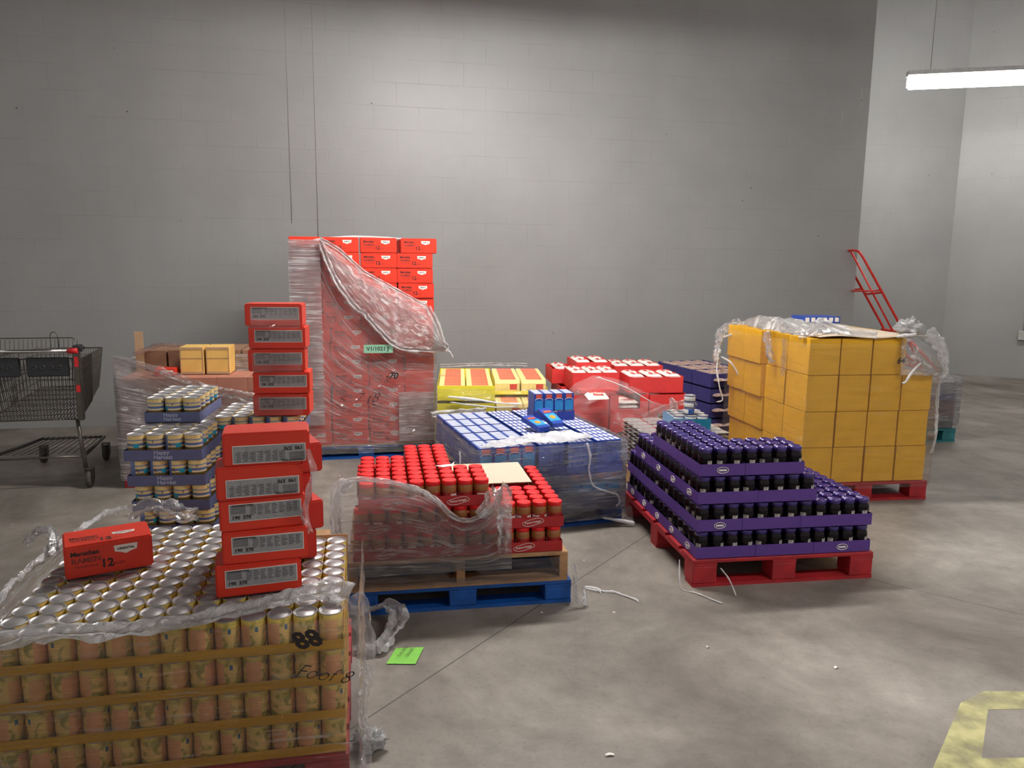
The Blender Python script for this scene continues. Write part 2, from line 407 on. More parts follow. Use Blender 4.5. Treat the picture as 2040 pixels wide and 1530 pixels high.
# ------------------------------------------------------------------ lamps
def ceiling_lamp(x0, y0, x1, y1, z, matn, label, wing=.10, drop=.05):
    d = Vector((x1 - x0, y1 - y0, 0)); L = d.length; a = math.atan2(d.y, d.x)
    r = ob('ceiling_light', None, loc=((x0 + x1) / 2, (y0 + y1) / 2, z), rotz=a)
    tag(r, label, 'ceiling light', 'long strip lights hung from the ceiling')
    h = MB(); h.box(-L / 2, L / 2, -wing, wing, 0, .012); h.box(-L / 2, L / 2, -.06, .06, .012, .06)
    ob('housing', h.mesh('housing', 'housing'), r)
    g = MB(); g.box(-L / 2 + .01, L / 2 - .01, -.06, .06, -drop, -.001); g.bevel(.02, 2)
    ob('diffuser', g.mesh('diffuser', matn), r)
    for s_ in (-1, 1):
        ob('suspension_wire', MB().tube([(s_ * L * .4, 0, .05), (s_ * L * .4, 0, CEIL - z)], .0025, 5).mesh('wire', 'wire'), r)
ceiling_lamp(-1.0, 4.85, 1.2, 5.31, 3.83, 'lamp_main', 'long strip light hung above the stacked goods before the block wall', .30, .035)  # wide unseen housing wings added to cut off the upward light
ceiling_lamp(4.587, 9.45, 6.95, 8.85, 3.83, 'lamp_side', 'glowing white strip light hanging before the far recessed wall', .05, .135)
ceiling_lamp(2.2, 1.6, 4.6, 2.1, 3.83, 'lamp_rear', 'long strip light hung over the open floor by the painted letter')

# ------------------------------------------------------------------ pallets
def pallet(fr, w, d, h, mat, label, z0=0, name='pallet', narrow=False, boards=6):
    r = ob(name, None, loc=fr.p(0, 0, z0), rotz=fr.a); tag(r, label, 'pallet')
    t = .018; bw = d / boards * .82
    for i in range(boards):
        v = (d - bw) * i / (boards - 1)
        b = MB(); b.box(0, w, v, v + bw, h - t, h).bevel(.002); ob('deck_board', b.mesh('deck_board', mat), r)
    cw = .04 if narrow else .13
    us = [0, w / 2 - cw / 2, w - cw]
    for u in us:
        if narrow:
            ob('stringer', MB().box(u, u + cw, 0, d, t, h - t).mesh('stringer', mat), r)
        else:
            for v in (0, d / 2 - .06, d - .12):
                ob('block', MB().box(u, u + cw, v, v + .12, t, h - 2 * t).bevel(.004).mesh('block', mat), r)
    if not narrow:
        for u in us:
            ob('stringer_board', MB().box(u, u + cw, 0, d, h - 2 * t, h - t).mesh('stringer_board', mat), r)
        for v in (0, d / 2 - .05, d - .1):
            ob('bottom_board', MB().box(0, w, v, v + .1, 0, t).mesh('bottom_board', mat), r)
    else:
        for v in (0, d / 2 - .06, d - .13):
            ob('bottom_board', MB().box(0, w, v, v + .12, 0, t).mesh('bottom_board', mat), r)
    return r

# ------------------------------------------------------------------ small goods (sources, built once)
def tray_mesh(w, d, lip, mat, t=.0008):
    m = MB(); m.box(0, w, 0, d, 0, t * 2); m.box(0, w, 0, t, t, lip); m.box(0, w, d - t, d, t, lip); m.box(0, t, t, d - t, t, lip); m.box(w - t, w, t, d - t, t, lip)
    return m.mesh('tray', mat)
def can_protos(name, lab, r=.0365, h=.111, seg=22, lidname='lid'):
    b = MB().lathe([(0, 0), (r * .93, 0), (r, .004), (r, h - .004), (r * .985, h - .003)], seg).mesh(name, lab)
    l = MB().lathe([(r * .98, h - .004), (r * 1.01, h - .002), (r * 1.01, h), (r * .95, h), (r * .92, h - .004), (r * .70, h - .0035), (r * .66, h - .0025), (0, h - .0025)], seg).mesh('lid', 'tin')
    return proto(name, b, [(lidname, l)])
P_corn = can_protos('corn_can', 'corn_label', .0362, .1085)
P_bean = can_protos('bean_can', 'bean_label', .0375, .1055)
P_tuna = can_protos('tuna_can', 'tuna_label', .040, .045, 20)
P_pear = can_protos('lying_can', 'silver_label', .036, .11)

r = .0355
pb = MB().lathe([(0, 0), (r * .9, 0), (r, .006), (r, .082), (r * .99, .095), (r * .88, .105), (r * .86, .108)], 20).mesh('peanut_butter_jar', 'peanut')
pbl = MB().lathe([(r * 1.008, .010), (r * 1.012, .012), (r * 1.012, .066), (r * 1.008, .068)], 20).mesh('label', 'pb_label')
pbc = MB().lathe([(r * .95, .104), (r * .98, .105), (r * .98, .122), (r * .93, .1258), (r * .85, .1262), (0, .1258)], 20).mesh('lid', 'red_lid')
P_pb = proto('peanut_butter_jar', pb, [('label', pbl), ('lid', pbc)])
r = .0375
jj = MB().lathe([(0, 0), (r * .88, 0), (r, .008), (r, .085), (r * .95, .100), (r * .80, .112), (r * .80, .116)], 20).mesh('jelly_jar', 'jelly')
m = MB()
for a0, a1 in ((-1.95, -1.2), (.6, 1.6)):
    for i in range(6):
        q0 = a0 + (a1 - a0) * i / 6; q1 = a0 + (a1 - a0) * (i + 1) / 6; rr = r * 1.012
        m.quad([(rr * cos(q0), rr * sin(q0), .03), (rr * cos(q1), rr * sin(q1), .03), (rr * cos(q1), rr * sin(q1), .074), (rr * cos(q0), rr * sin(q0), .074)])
jjl = m.mesh('label', 'jar_label')
jjc = MB().lathe([(r * .90, .112), (r * .94, .113), (r * .94, .131), (r * .88, .1355), (r * .76, .135), (r * .70, .1325), (0, .133)], 20).mesh('lid', 'purple_lid')
P_jj = proto('jelly_jar', jj, [('label', jjl), ('lid', jjc)])

def tile(w, d, sx, sy, rnd=None):
    """split a w x d cell area (in cans) into trays"""
    out = []; c = 0; flip = rnd or 0
    while c < w:
        a = sx if (flip % 2 == 0) else sy; b = sy if (flip % 2 == 0) else sx
        a = min(a, w - c); r_ = 0
        while r_ < d:
            bb = min(b, d - r_); out.append((c, c + a, r_, r_ + bb)); r_ += bb
        c += a; flip += 1
    return out

# ================================================================== A: corn cans in yellow trays
FA = Fr(-1.455, 1.955, 11.2)
pa = .0745
pallet(FA, .985, .92, .148, 'red_pal', 'red painted pallet under the trays of corn cans')
def corn(c, r_, k, z):
    q = FA.p(.01 + pa * (c + .5), .012 + pa * (r_ + .5), z)
    if k == 3: lb = 'silver-topped corn can, %s row from the front, %s from the outer right end' % (od(r_), od(12 - c))
    elif r_ == 0: lb = 'corn can in the front face, %s layer below the top, %s from the right edge' % (od(2 - k), od(12 - c))
    else: lb = 'corn can on the right side, %s layer below the top, %s from the front corner' % (od(2 - k), od(r_))
    put(P_corn, q, random.uniform(0, 6.28), lb, 'can', 'corn cans stacked in yellow trays')
for k in range(4):
    z = .150 + k * .1125
    for c in range(13):
        depth = 12 if c < 9 else 9
        for r_ in range(depth):
            if k == 3 or r_ == 0 or c == 12:
                corn(c, r_, k, z + .003)
    for j, (c0, c1, a, b) in enumerate([t for t in tile(13, 12, 4 if k % 2 else 3, 3 if k % 2 else 4, 1) if not (t[0] >= 9 and t[2] >= 8)]):
        if k < 3 and a > 0 and c1 < 13: continue
        if c0 >= 9 and b > 9: b = 9
        o = ob('can_tray', tray_mesh((c1 - c0) * pa - .0004, (b - a) * pa - .0004, .030, 'yellow_card'), loc=FA.p(.010 + c0 * pa, .012 + a * pa, z), rotz=FA.a)
        nm = ['bottom', 'second lowest', 'second highest', 'top'][k]
        tag(o, 'yellow corn can tray, %s layer, from %s can across, %s from front' % (nm, od(c0), od(a)), 'tray', 'yellow cardboard can trays')
# tan tray wall standing behind the last cans
o = ob('cardboard_tray_end', MB().box(0, .31, 0, .004, 0, .115).mesh('tray_end', 'tan_card'), loc=FA.p(.672, .688, .49), rotz=FA.a)
tag(o, 'tan cardboard strip standing behind the last corn cans', 'cardboard')

# ------------------------------------------------------------------ noodle cartons
def noodle_proto(wd, dp, ht, kind):
    """carton with its long printed side facing -Y"""
    body = MB().box(-wd / 2, wd / 2, -dp / 2, dp / 2, 0, ht).bevel(.005, 2).mesh('noodle_carton', 'red_box')
    y = -dp / 2 - .0012
    kids = []
    if kind in ('facts', 'facts_inv'):
        pw, ph = wd * .84, ht * .55; cz = ht * .57
        inv = kind == 'facts_inv'
        if inv: cz = ht * .34
        bd = MB().box(-pw / 2 + wd * .03, pw / 2 + wd * .03, y, y + .002, cz - ph / 2, cz + ph / 2).mesh('nutrition_panel', 'white_ink')
        g = MB().box(-pw / 2 + wd * .03 + .002, pw / 2 + wd * .03 - .002, y - .0006, y + .001, cz - ph / 2 + .002, cz + ph / 2 - .002).mesh('panel_field', 'panel')
        parts = []
        fl_ = -1 if inv else 1
        def bar(x0, x1, z0, z1):
            parts.append((MB().box(x0, x1, -.0003, .0003, z0, z1).mesh('b', 'ink'), TR((0, 0, 0))))
        rng = random.Random(5)
        xs = -pw / 2 + .006
        for i in range(6): bar(xs, xs + pw * .20, ph * (.36 - i * .075), ph * (.36 - i * .075) + .0012)
        for j in range(7):
            x0 = xs + pw * (.26 + j * .10)
            for i in range(7): bar(x0, x0 + pw * rng.uniform(.05, .085), ph * (.36 - i * .085), ph * (.36 - i * .085) + .0012)
        bar(xs, xs + pw * .3, ph * .43, ph * .43 + .002)
        parts.append((text_mesh('190', .016, 'ink', .0006), TR((xs + .014, 0, -ph * .26)))); parts.append((text_mesh('370', .016, 'ink', .0006), TR((xs + .046, 0, -ph * .26))))
        parts.append((text_mesh('Nutrition Facts', .010, 'ink'), TR((xs + .036, 0, ph * .40))))
        if inv: parts = [(a, Matrix.Rotation(pi, 4, 'Y') @ b) for a, b in parts]
        tx = merge([(a, TR((wd * .03, y - .0012, cz)) @ b) for a, b in parts], 'lettering', 'ink')
        kids.append(('nutrition_panel', bd, [('panel_field', g), ('lettering', tx)]))
    else:
        def art(mx, tagx):
            s = ht / .115
            pen = MB(); pw = .036
            b_ = bmesh.new()
            vs = [b_.verts.new(p) for p in ((-pw, 0, .015), (pw, 0, .015), (pw * .92, 0, -.006), (pw * .45, 0, -.010), (0, 0, -.017), (-pw * .45, 0, -.010), (-pw * .92, 0, -.006))]
            b_.faces.new(vs); pen.b.free(); pen.b = b_
            pm = pen.mesh('pennant', 'white_ink'); pm.transform(mx @ TR((wd * .19, y, ht * .70)))
            dark = merge([(text_mesh('Maruchan', .021, 'ink', .0008), mx @ TR((-wd * .27, y, ht * .74))),
                          (text_mesh('12', .040, 'ink', .0010), mx @ TR((-wd * .03, y, ht * .33))),
                          (text_mesh('PACKS', .011, 'ink'), mx @ TR((wd * .10, y, ht * .28))),
                          (text_mesh('ORIENTAL', .011, 'ink', .0004), mx @ TR((wd * .19, y - .0006, ht * .715)))], 'lettering', 'ink')
            gy = merge([(text_mesh('RAMEN', .026, 'grey_ink', .0006), mx @ TR((-wd * .26, y, ht * .52))),
                        (text_mesh('Noodle Soup', .013, 'grey_ink'), mx @ TR((-wd * .26, y, ht * .34)))], 'soup_lettering', 'grey_ink')
            return [('pennant', pm), ('lettering', dark), ('lettering', gy)]
        kids += art(Matrix.Identity(4), 'a')
        if kind == 'both':
            mx = TR((0, -dp / 2, ht)) @ Matrix.Rotation(-pi / 2, 4, 'X') @ TR((0, dp / 2, 0)) @ SCL(1, 1, dp / ht * .62)
            kids += art(mx, 'b')
    return proto('noodle_carton', body, kids)

P_nf = noodle_proto(.256, .14, .1025, 'facts'); P_ni = noodle_proto(.256, .14, .1025, 'facts_inv'); P_nb = noodle_proto(.262, .165, .110, 'both')
P_nd = noodle_proto(.292, .24, .1205, 'front')
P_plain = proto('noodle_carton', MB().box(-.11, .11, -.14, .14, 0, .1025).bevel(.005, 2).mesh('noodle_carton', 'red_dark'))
# single carton lying on the corn cans
put(P_nb, FA.p(.185, .52, .6035), FA.a + R(20), 'single red carton marked 12, lying alone on the corn can lids', 'carton')
# stack of five on the corn cans
FS = Fr(-.903, 2.232, 24)
st = [(.133, .10, 0, 'lowest', P_nf), (.158, .10, -1.5, 'second lowest', P_nf), (.152, .11, 1.5, 'middle', P_nf), (.148, .10, 0, 'second highest', P_ni), (.174, .10, -2.5, 'topmost', P_ni)]
for i, (u, v, dr, nm, pp) in enumerate(st):
    put(pp, FS.p(u, v - .035, .6035 + i * .1035), FS.a + R(dr - 5), 'red noodle carton in the near stack on the corn cans, %s of the five' % nm, 'carton', 'near stack of red noodle cartons')
for i, (u, v, dr, nm) in enumerate([(.20, .335, 3, 'lowest'), (.22, .33, 8, 'second lowest'), (.20, .34, -4, 'second highest'), (.225, .335, 5, 'topmost')]):
    c = put(P_plain, FS.p(u, v, .6035 + i * .1035), FS.a + R(90 + dr), 'plain-sided red carton hidden behind the near stack, %s of its column' % nm, 'carton', 'red cartons behind the near stack')

# ================================================================== B: green bean cans in slate-blue trays
FB = Fr(-1.60, 3.13, 7)
pbn = .0775
pallet(FB, .72, .95, .14, 'wood', 'bare wooden pallet under the blue trays of bean cans')
letB = merge([(text_mesh('Happy', .024, 'blue_ink', .0006), TR((-.006, 0, .010))), (text_mesh('Harvest', .024, 'blue_ink', .0006), TR((0, 0, -.010)))], 'lettering', 'blue_ink')
def btray(u, v, z, nc, nr, label, ln=True):
    wd = nc * pbn + .006
    o = ob('bean_tray', tray_mesh(wd, nr * pbn + .006, .046, 'blue_tray'), loc=FB.p(u, v, z), rotz=FB.a); tag(o, label, 'tray', 'slate-blue bean can trays')
    if ln: ob('lettering', letB, o, loc=(wd * .5, -.0012, .024))
def bcan(u, v, z, lb): put(P_bean, FB.p(u, v, z + .003), random.choice([pi * .5, pi * .62, pi * .3, pi * .9, pi * 1.1]) + pi + random.uniform(-.2, .2), lb, 'can', 'green bean cans in blue trays')
LN = ['lowest', 'second lowest', 'middle', 'second highest', 'highest']
for k in range(5):
    z = .36 + k * .11; off = [.035, .012, 0, -.012, .012][k] if k < 4 else -.02
    zb = z
    for a, (r0_, r1_) in enumerate(((0, 4),)):
        btray(off - .003, r0_ * pbn - .003, z, 4, r1_ - r0_, 'blue bean tray in the corner stack, %s of the five lettered ones' % LN[k])
    for c in range(4):
        for r_ in range(4):
            if k == 4 or r_ == 0 or c == 3:
                bcan(off + (c + .5) * pbn, (r_ + .5) * pbn, z, 'bean can in the %s corner tray, %s row back, %s from left' % (LN[k], od(r_), od(c)))
for k in range(2):
    z = .14 + k * .11
    btray(0, 0, z, 4, 4, 'blue bean tray low in the corner stack, %s, partly behind corn cans' % ['bottom', 'one above the bottom'][k])
    for c in range(4): bcan((c + .5) * pbn, .5 * pbn, z, 'bean can in the %s, nearly hidden blue tray, %s from its left' % (['bottom', 'second'][k], od(c)))
# top tray, set back
btray(-.02, .26, .91, 3, 5, 'small blue bean tray crowning the corner stack')
for c in range(3):
    for r_ in range(5):
        bcan(-.02 + (c + .5) * pbn + .003, .26 + (r_ + .5) * pbn, .91, 'bean can in the crowning blue tray, %s row back, %s from its left' % (od(r_), od(c)))
# right hand section
for k in range(7):
    z = .14 + k * .11
    btray(.245, .36, z, 5, 5, 'blue bean tray behind the red cartons, %s of that column' % (LN + ['second topmost', 'topmost'])[k], k == 6)
    z = z
    for c in range(5):
        for r_ in range(5):
            if k == 6 or r_ == 0 or c == 4:
                bcan(.248 + (c + .5) * pbn, .363 + (r_ + .5) * pbn, z, 'bean can behind the red cartons, %s tray up, %s row back, %s along' % (od(k), od(r_), od(c)))
# upper stack of five cartons on those cans and the lying can
zt = .80 + .113 + .003
FU = Fr(-1.212, 3.50, 7)
for i, (u, v, dr, nm) in enumerate([(.135, .10, -1, 'lowest'), (.137, .10, 1, 'second lowest'), (.118, .10, 2, 'middle'), (.126, .10, -1, 'second highest'), (.113, .10, 0, 'topmost')]):
    put(P_nf, FU.p(u, v, zt + i * .1055), FU.a + R(dr), 'red noodle carton in the tall rear stack, %s of the five on bean cans' % nm, 'carton', 'rear stack of red noodle cartons')
o = put(P_pear, FB.p(.60, .44, zt + .032), 0, 'silver-ended can lying on its side beside the tall rear stack', 'can', rot=(pi / 2, 0, R(-62)))

# ================================================================== C: brown cartons by the cart
FC = Fr(-2.79, 5.36, 9)
pallet(FC, 1.10, .85, .135, 'red_pal', 'red pallet under the film-wrapped brown cartons by the cart')
P_brown = proto('brown_carton', MB().box(0, .218, 0, .27, 0, .108).bevel(.003).mesh('brown_carton', flat('pinkish_card', (176, 116, 96), .6, 0, .08, 8)))
for k in range(6):
    for c in range(5):
        for r_ in range(3):
            if r_ in (0,) or c in (0, 4) or k == 5:
                put(P_brown, FC.p(.004 + c * .2185, .02 + r_ * .275, .137 + k * .1105), FC.a, 'brown carton in the wrapped load, %s layer up, %s across, %s back' % (od(k), od(c), od(r_)), 'carton', 'brown cartons wrapped in film by the cart')
bt = MB().box(0, .165, 0, .44, 0, .15).bevel(.003).mesh('tall_carton', flat('brown_long_card', (150, 112, 88), .6, 0, .08, 8))
for c in range(5):
    nm = ['outermost', 'second', 'third', 'fourth', 'fifth'][c]
    o = ob('long_carton', bt, loc=FC.p(.06 + c * .18, .40, .803), rotz=FC.a)
    tag(o, 'long brown carton on the wrapped load, %s from the cart' % nm, 'carton', 'long brown cartons on top')
P_open = MB().box(0, .168, 0, .20, 0, .20).bevel(.003).mesh('yellow_display_box', flat('amber_print', (236, 190, 104), .45, 0, .1, 6))
for c, nm in enumerate(('nearer the shopping cart', 'nearer the red tower')):
    o = ob('display_box', P_open, loc=FC.p(.385 + c * .182, .16, .803), rotz=FC.a); tag(o, 'amber-fronted open box standing on the brown cartons, the one %s' % nm, 'box', 'amber-fronted open boxes')
    ob('box_frame', MB().box(.004, .164, -.002, .0, .0, .018).box(.004, .164, -.002, 0, .115, .120).box(.004, .164, -.002, 0, .180, .198).box(.004, .010, -.002, 0, .018, .180).box(.158, .164, -.002, 0, .018, .180).mesh('frame', 'tan_card'), o)
o = ob('cardboard_corner_post', MB().box(0, .06, 0, .004, 0, .30).mesh('post', 'tan_card'), loc=FC.p(.02, .36, .80), rotz=FC.a + .05); tag(o, 'tan cardboard strip sticking up above the wrapped brown cartons', 'cardboard')
for c, (u, v, z) in enumerate(((.22, .10, .803), (.93, .04, .803))):
    o = ob('red_flap_box', MB().box(0, .14, 0, .12, 0, .05).bevel(.002).mesh('red_box', 'red_box'), loc=FC.p(u, v, z), rotz=FC.a); tag(o, ['small red box at the foot of the amber-fronted boxes, towards the cart', 'small red box on the brown cartons beside the tall rear stack'][c], 'box')
    ob('price_tag', MB().box(.05, .13, -.001, 0, .025, .038).mesh('tag', 'white_ink'), o)

# ================================================================== D: red tower
FD = Fr(-1.77, 6.16, 12)
pallet(FD, 1.13, .98, .11, 'blue_pal', 'blue pallet under the tall tower of red cartons')
o = ob('slip_sheet', MB().box(0, 1.12, 0, .97, 0, .012).mesh('slip_sheet', 'tan_card'), loc=FD.p(0, 0, .111), rotz=FD.a); tag(o, 'tan slip sheet between the blue pallet and the red tower', 'cardboard')
P_nde = proto('noodle_carton', MB().box(-.12, .12, -.146, .146, 0, .1205).bevel(.004, 1).mesh('noodle_carton', 'red_box'))
for k in range(14):
    z = .125 + k * .1215 - (0.0 if k < 13 else 0)
    up_ = k >= 8
    left_end = up_
    us = [.12, .392, .692, .99] if left_end else [.146, .446, .746, 1.016]
    for c in range(4):
        if k == 13 and c == 3: pass
        isend = (c == 0) if left_end else (c == 3)
        jit = random.uniform(-.006, .006); dv = random.uniform(0, .012)
        du = .03 if (k == 13 and c == 3) else 0
        lb = 'red carton in the tall tower, %s layer up, %s from the cart side' % (od(k), od(c))
        if isend: put(P_nde, FD.p(us[c] + jit, .15 + dv, z), FD.a, lb, 'carton', 'red noodle cartons in the tall tower')
        else: put(P_nd, FD.p(us[c] + jit + du, .125 + dv, z), FD.a + R(random.uniform(-1, 1)), lb, 'carton', 'red noodle cartons in the tall tower')
    for v in (.42, .70):                                   # flanks of the tower
        for c, u in ((0, .13), (3, 1.0)):
            put(P_nde, FD.p(u, v + .035 + (.02 if v > .5 else 0), z), FD.a, 'red noodle carton in the tower flank, %s layer up, %s row back, %s' % (od(k), od(1 if v < .5 else 2), 'cart side' if c == 0 else 'yellow tray side'), 'carton', 'red noodle cartons in the tall tower')
    if k == 13:
        for u in (.39, .69):
            for v in (.42, .70): put(P_nde, FD.p(u, v + .035 + (.02 if v > .5 else 0), z), FD.a, 'red noodle carton inside the top of the tower, %s row back, %s side' % (od(1 if v < .5 else 2), 'cart' if u < .5 else 'yellow tray'), 'carton', 'red noodle cartons in the tall tower')
o = ob('mint_label', MB().box(0, .235, -.002, 0, 0, .068).mesh('mint_label', 'mint'), loc=FD.p(.56, -.045, .895), rotz=FD.a); tag(o, 'mint-green paper label stuck on the film of the red tower', 'label')
ob('lettering', text_mesh('V1/1021 J', .046, 'ink', .001), o, loc=(.112, -.003, .034))

# ================================================================== E: peanut butter
FE = Fr(-.745, 3.365, 10)
pallet(FE, 1.06, .86, .115, 'blue_pal', 'blue pallet on the floor under a wooden pallet')
pallet(FE, 1.04, .86, .145, 'wood', 'bare wooden pallet stacked on the blue one, carrying peanut butter', z0=.116, narrow=True)
pj = .0765; EZ = [.263, .386, .509]
lg = []
mm = MB(); pts = [Vector((.052 * cos(a) , 0, .016 * sin(a) + .006 * sin(cos(a) * 2.2))) for a in [2 * pi * i / 26 for i in range(26)]]
mm.tube(pts, .0013, 4, closed=True); logo_ring = mm.mesh('ring', 'white_ink')
logoE = merge([(logo_ring, Matrix.Identity(4)), (text_mesh('Peanut Delight', .0135, 'white_ink', .0003), Matrix.Rotation(R(-6), 4, 'Y'))], 'logo', 'white_ink')
def etray(c0, c1, r0_, r1_, k, name):
    wd = (c1 - c0) * pj
    o = ob('jar_tray', tray_mesh(wd - .002, (r1_ - r0_) * pj - .002, .052, 'red_tray'), loc=FE.p(.022 + c0 * pj + EO[k], .012 + r0_ * pj, EZ[k]), rotz=FE.a)
    tag(o, name, 'tray', 'dark red trays of peanut butter')
    if r0_ == 0: ob('logo', logoE, o, loc=(wd / 2, -.0022, .027))
EO = [0, .004, .028]
def pbjar(c, r_, k, lb):
    put(P_pb, FE.p(.021 + (c + .5) * pj + EO[k], .011 + (r_ + .5) * pj, EZ[k] + .0032), random.choice([0, pi / 2, pi, -pi / 2, .5, 2.4]) + random.uniform(-.2, .2), lb, 'jar', 'red-lidded peanut butter jars', scale=(1, 1, .93))
E3 = lambda c, r_: (c < 3 and r_ < 7) or (3 <= c < 6 and r_ < 10) or (6 <= c < 8 and r_ < 4)
LE = ['bottom', 'middle', 'top']
for k in range(3):
    for c in range(13):
        for r_ in range(11):
            if k == 2:
                ok = E3(c, r_)
            elif k == 1:
                ok = (r_ == 0 or c == 12 or (c >= 8 and r_ < 4) or (c < 3 and r_ >= 7))
                if c == 12 and r_ > 8: ok = False
            else: ok = (r_ == 0 or c == 12)
            if ok: pbjar(c, r_, k, 'peanut butter jar, %s tray layer, %s row back, %s from the left end' % (LE[k], od(r_), od(c)))
for k, sp in ((0, ((0, 4), (4, 8), (8, 13))), (1, ((0, 3), (3, 6), (6, 9), (9, 13)))):
    for a, b in sp:
        etray(a, b, 0, 4, k, 'dark red tray of peanut butter, %s layer, front edge, from %s jar to %s' % (LE[k], od(a), od(b - 1)))
    for r_ in (4, 8): etray(9, 13, r_, min(r_ + 4, 11), k, 'dark red tray on the far right column, %s layer, %s from the front' % (LE[k], ['', 'second', 'third'][r_ // 4]))
for a, b, r0_, r1_, nm in ((0, 4, 0, 4, 'front end tray'), (4, 8, 0, 4, 'front inner tray'), (0, 3, 4, 7, 'rear end tray'), (3, 6, 4, 10, 'long rear tray')): etray(a, b, r0_, r1_, 2, 'dark red tray in the top layer of peanut butter, the %s' % nm)
o = ob('cardboard_sheet', MB().box(0, .43, 0, .40, 0, .004).mesh('sheet', 'beige_card'), loc=FE.p(.50, .36, .5065), rotz=FE.a); tag(o, 'flat beige cardboard sheet lying on the jars of peanut butter', 'cardboard')
m = MB(); m.b.faces.new([m.b.verts.new(p) for p in ((-.04, .01, .004), (.0, -.012, .002), (.05, -.005, .006), (.06, .03, .016), (.045, .012, .01))]); o = ob('paper_scrap', m.mesh('scrap', 'white_ink'), loc=FE.p(.46, .27, .632), rotz=FE.a); tag(o, 'torn white paper scrap lying on the red jar lids', 'paper')

# ================================================================== F: blue macaroni boxes
FF = Fr(-.20, 4.44, 19)
pallet(FF, .97, 1.13, .125, 'blue_pal', 'blue pallet under the film-wrapped blue macaroni boxes')
bw_, bd_, bh_ = .090, .0335, .200
def mac_art():
    k = []
    y = -bd_ / 2 - .0008
    k.append(('print_orange', MB().box(-.034, .034, y, y + .001, .024, .066).mesh('print', 'orange')))
    k.append(('print_cyan', MB().box(-.036, .036, y, y + .001, .072, .150).mesh('print', 'cyan')))
    k.append(('print_coral', MB().box(-.026, .026, y, y + .001, .166, .194).mesh('print', 'coral')))
    m = MB(); m.tube([(.036 * cos(a), y, .150 + .014 * sin(a)) for a in [pi * i / 10 for i in range(11)]], .0022, 4); k.append(('print_arc', m.mesh('arc', 'white_ink')))
    return k
def mac_body():
    m = MB().box(-bw_ / 2 + .001, bw_ / 2 - .001, -bd_ / 2 + .0008, bd_ / 2 - .0008, 0, bh_)
    return m.mesh('macaroni_box', 'mac_blue')
mtop = MB().box(-bw_ / 2 + .012, bw_ / 2 - .012, -bd_ / 2 + .0065, bd_ / 2 - .0065, bh_, bh_ + .001).mesh('top_flap', 'mac_top')
P_mac = proto('macaroni_box', mac_body(), [('top_flap', mtop)])
P_macf = proto('macaroni_box', P_mac.data, [('top_flap', mtop)] + mac_art())
FZ = [.127, .334]
count = 0; extra = MB()
def macbox(u, v, z, rot, face, lb):
    global count
    if count >= 296 and not face:
        q = FF.p(u, v, z + .004); extra.box(-bw_ / 2, bw_ / 2, -bd_ / 2, bd_ / 2, 0, bh_, 0, TR(q) @ Matrix.Rotation(FF.a + rot, 4, 'Z')); return
    count += 1
    put(P_macf if face else P_mac, FF.p(u, v, z + .004), FF.a + rot, lb, 'box', 'blue macaroni boxes on the wrapped pallet')
def mtray(u, v, z, wd, dp, lb, lip=.06):
    o = ob('macaroni_tray', tray_mesh(wd, dp, lip, 'mac_tray'), loc=FF.p(u, v, z), rotz=FF.a); tag(o, lb, 'tray', 'dark blue macaroni trays')
# top layer: end tray column with faces to the front, then turned trays
for tr in range(5):
    v0 = .012 + tr * .222
    mtray(.010, v0, FZ[1], .368, .212, 'dark blue macaroni tray, top layer, end column, %s from the front' % od(tr))
    for j in range(6):
        for i in range(4):
            macbox(.014 + .045 + i * .0905, v0 + .005 + (j + .5) * .0337, FZ[1], 0, tr == 0 and j == 0, 'blue macaroni box, top layer, end column, %s tray back, %s row, %s along' % (od(tr), od(j), od(i)))
for tr in range(3):
    for tc in range(3):
        u0_ = .384 + tc * .196; v0 = .012 + tr * .372
        mtray(u0_, v0, FZ[1], .192, .366, 'dark blue macaroni tray, top layer, %s turned column, %s from the front' % (od(tc), od(tr)))
        for i in range(4):
            for j in range(5):
                macbox(u0_ + .012 + (j + .5) * .0337, v0 + .003 + .045 + i * .0905, FZ[1], -pi / 2, False, 'blue macaroni box in turned column %s, tray %s back, row %s, %s along' % (od(tc), od(tr), od(i), od(j)))
# lower layer, outer boxes only
for tc in range(3):
    mtray(.010 + tc * .196, .012, FZ[0], .192, .366, 'dark blue macaroni tray, lower layer, front, %s from the end' % od(tc))
    for j in range(5): macbox(.010 + tc * .196 + .012 + (j + .5) * .0337, .060, FZ[0], pi / 2, False, 'blue macaroni box, lower layer, %s turned tray, %s along the front' % (od(tc), od(j)))
mtray(.592, .012, FZ[0], .368, .212, 'dark blue macaroni tray, lower layer, front, showing printed box faces')
for i in range(4): macbox(.596 + .045 + i * .0905, .035, FZ[0], 0, True, 'blue macaroni box with printed face, lower layer, %s of the four' % od(i))
if len(extra.b.verts):
    o = ob('macaroni_boxes', extra.mesh('macaroni_boxes', 'mac_blue')); tag(o, 'remaining blue macaroni boxes at the rear of the wrapped pallet', 'box', 'blue macaroni boxes on the wrapped pallet', 'stuff')
else: extra.b.free()
mtray(.010, .386, FZ[0], .35, .73, 'dark blue macaroni tray, lower layer, behind the front on the film side'); mtray(.60, .386, FZ[0], .36, .73, 'dark blue macaroni tray, lower layer, behind the front near the jelly')
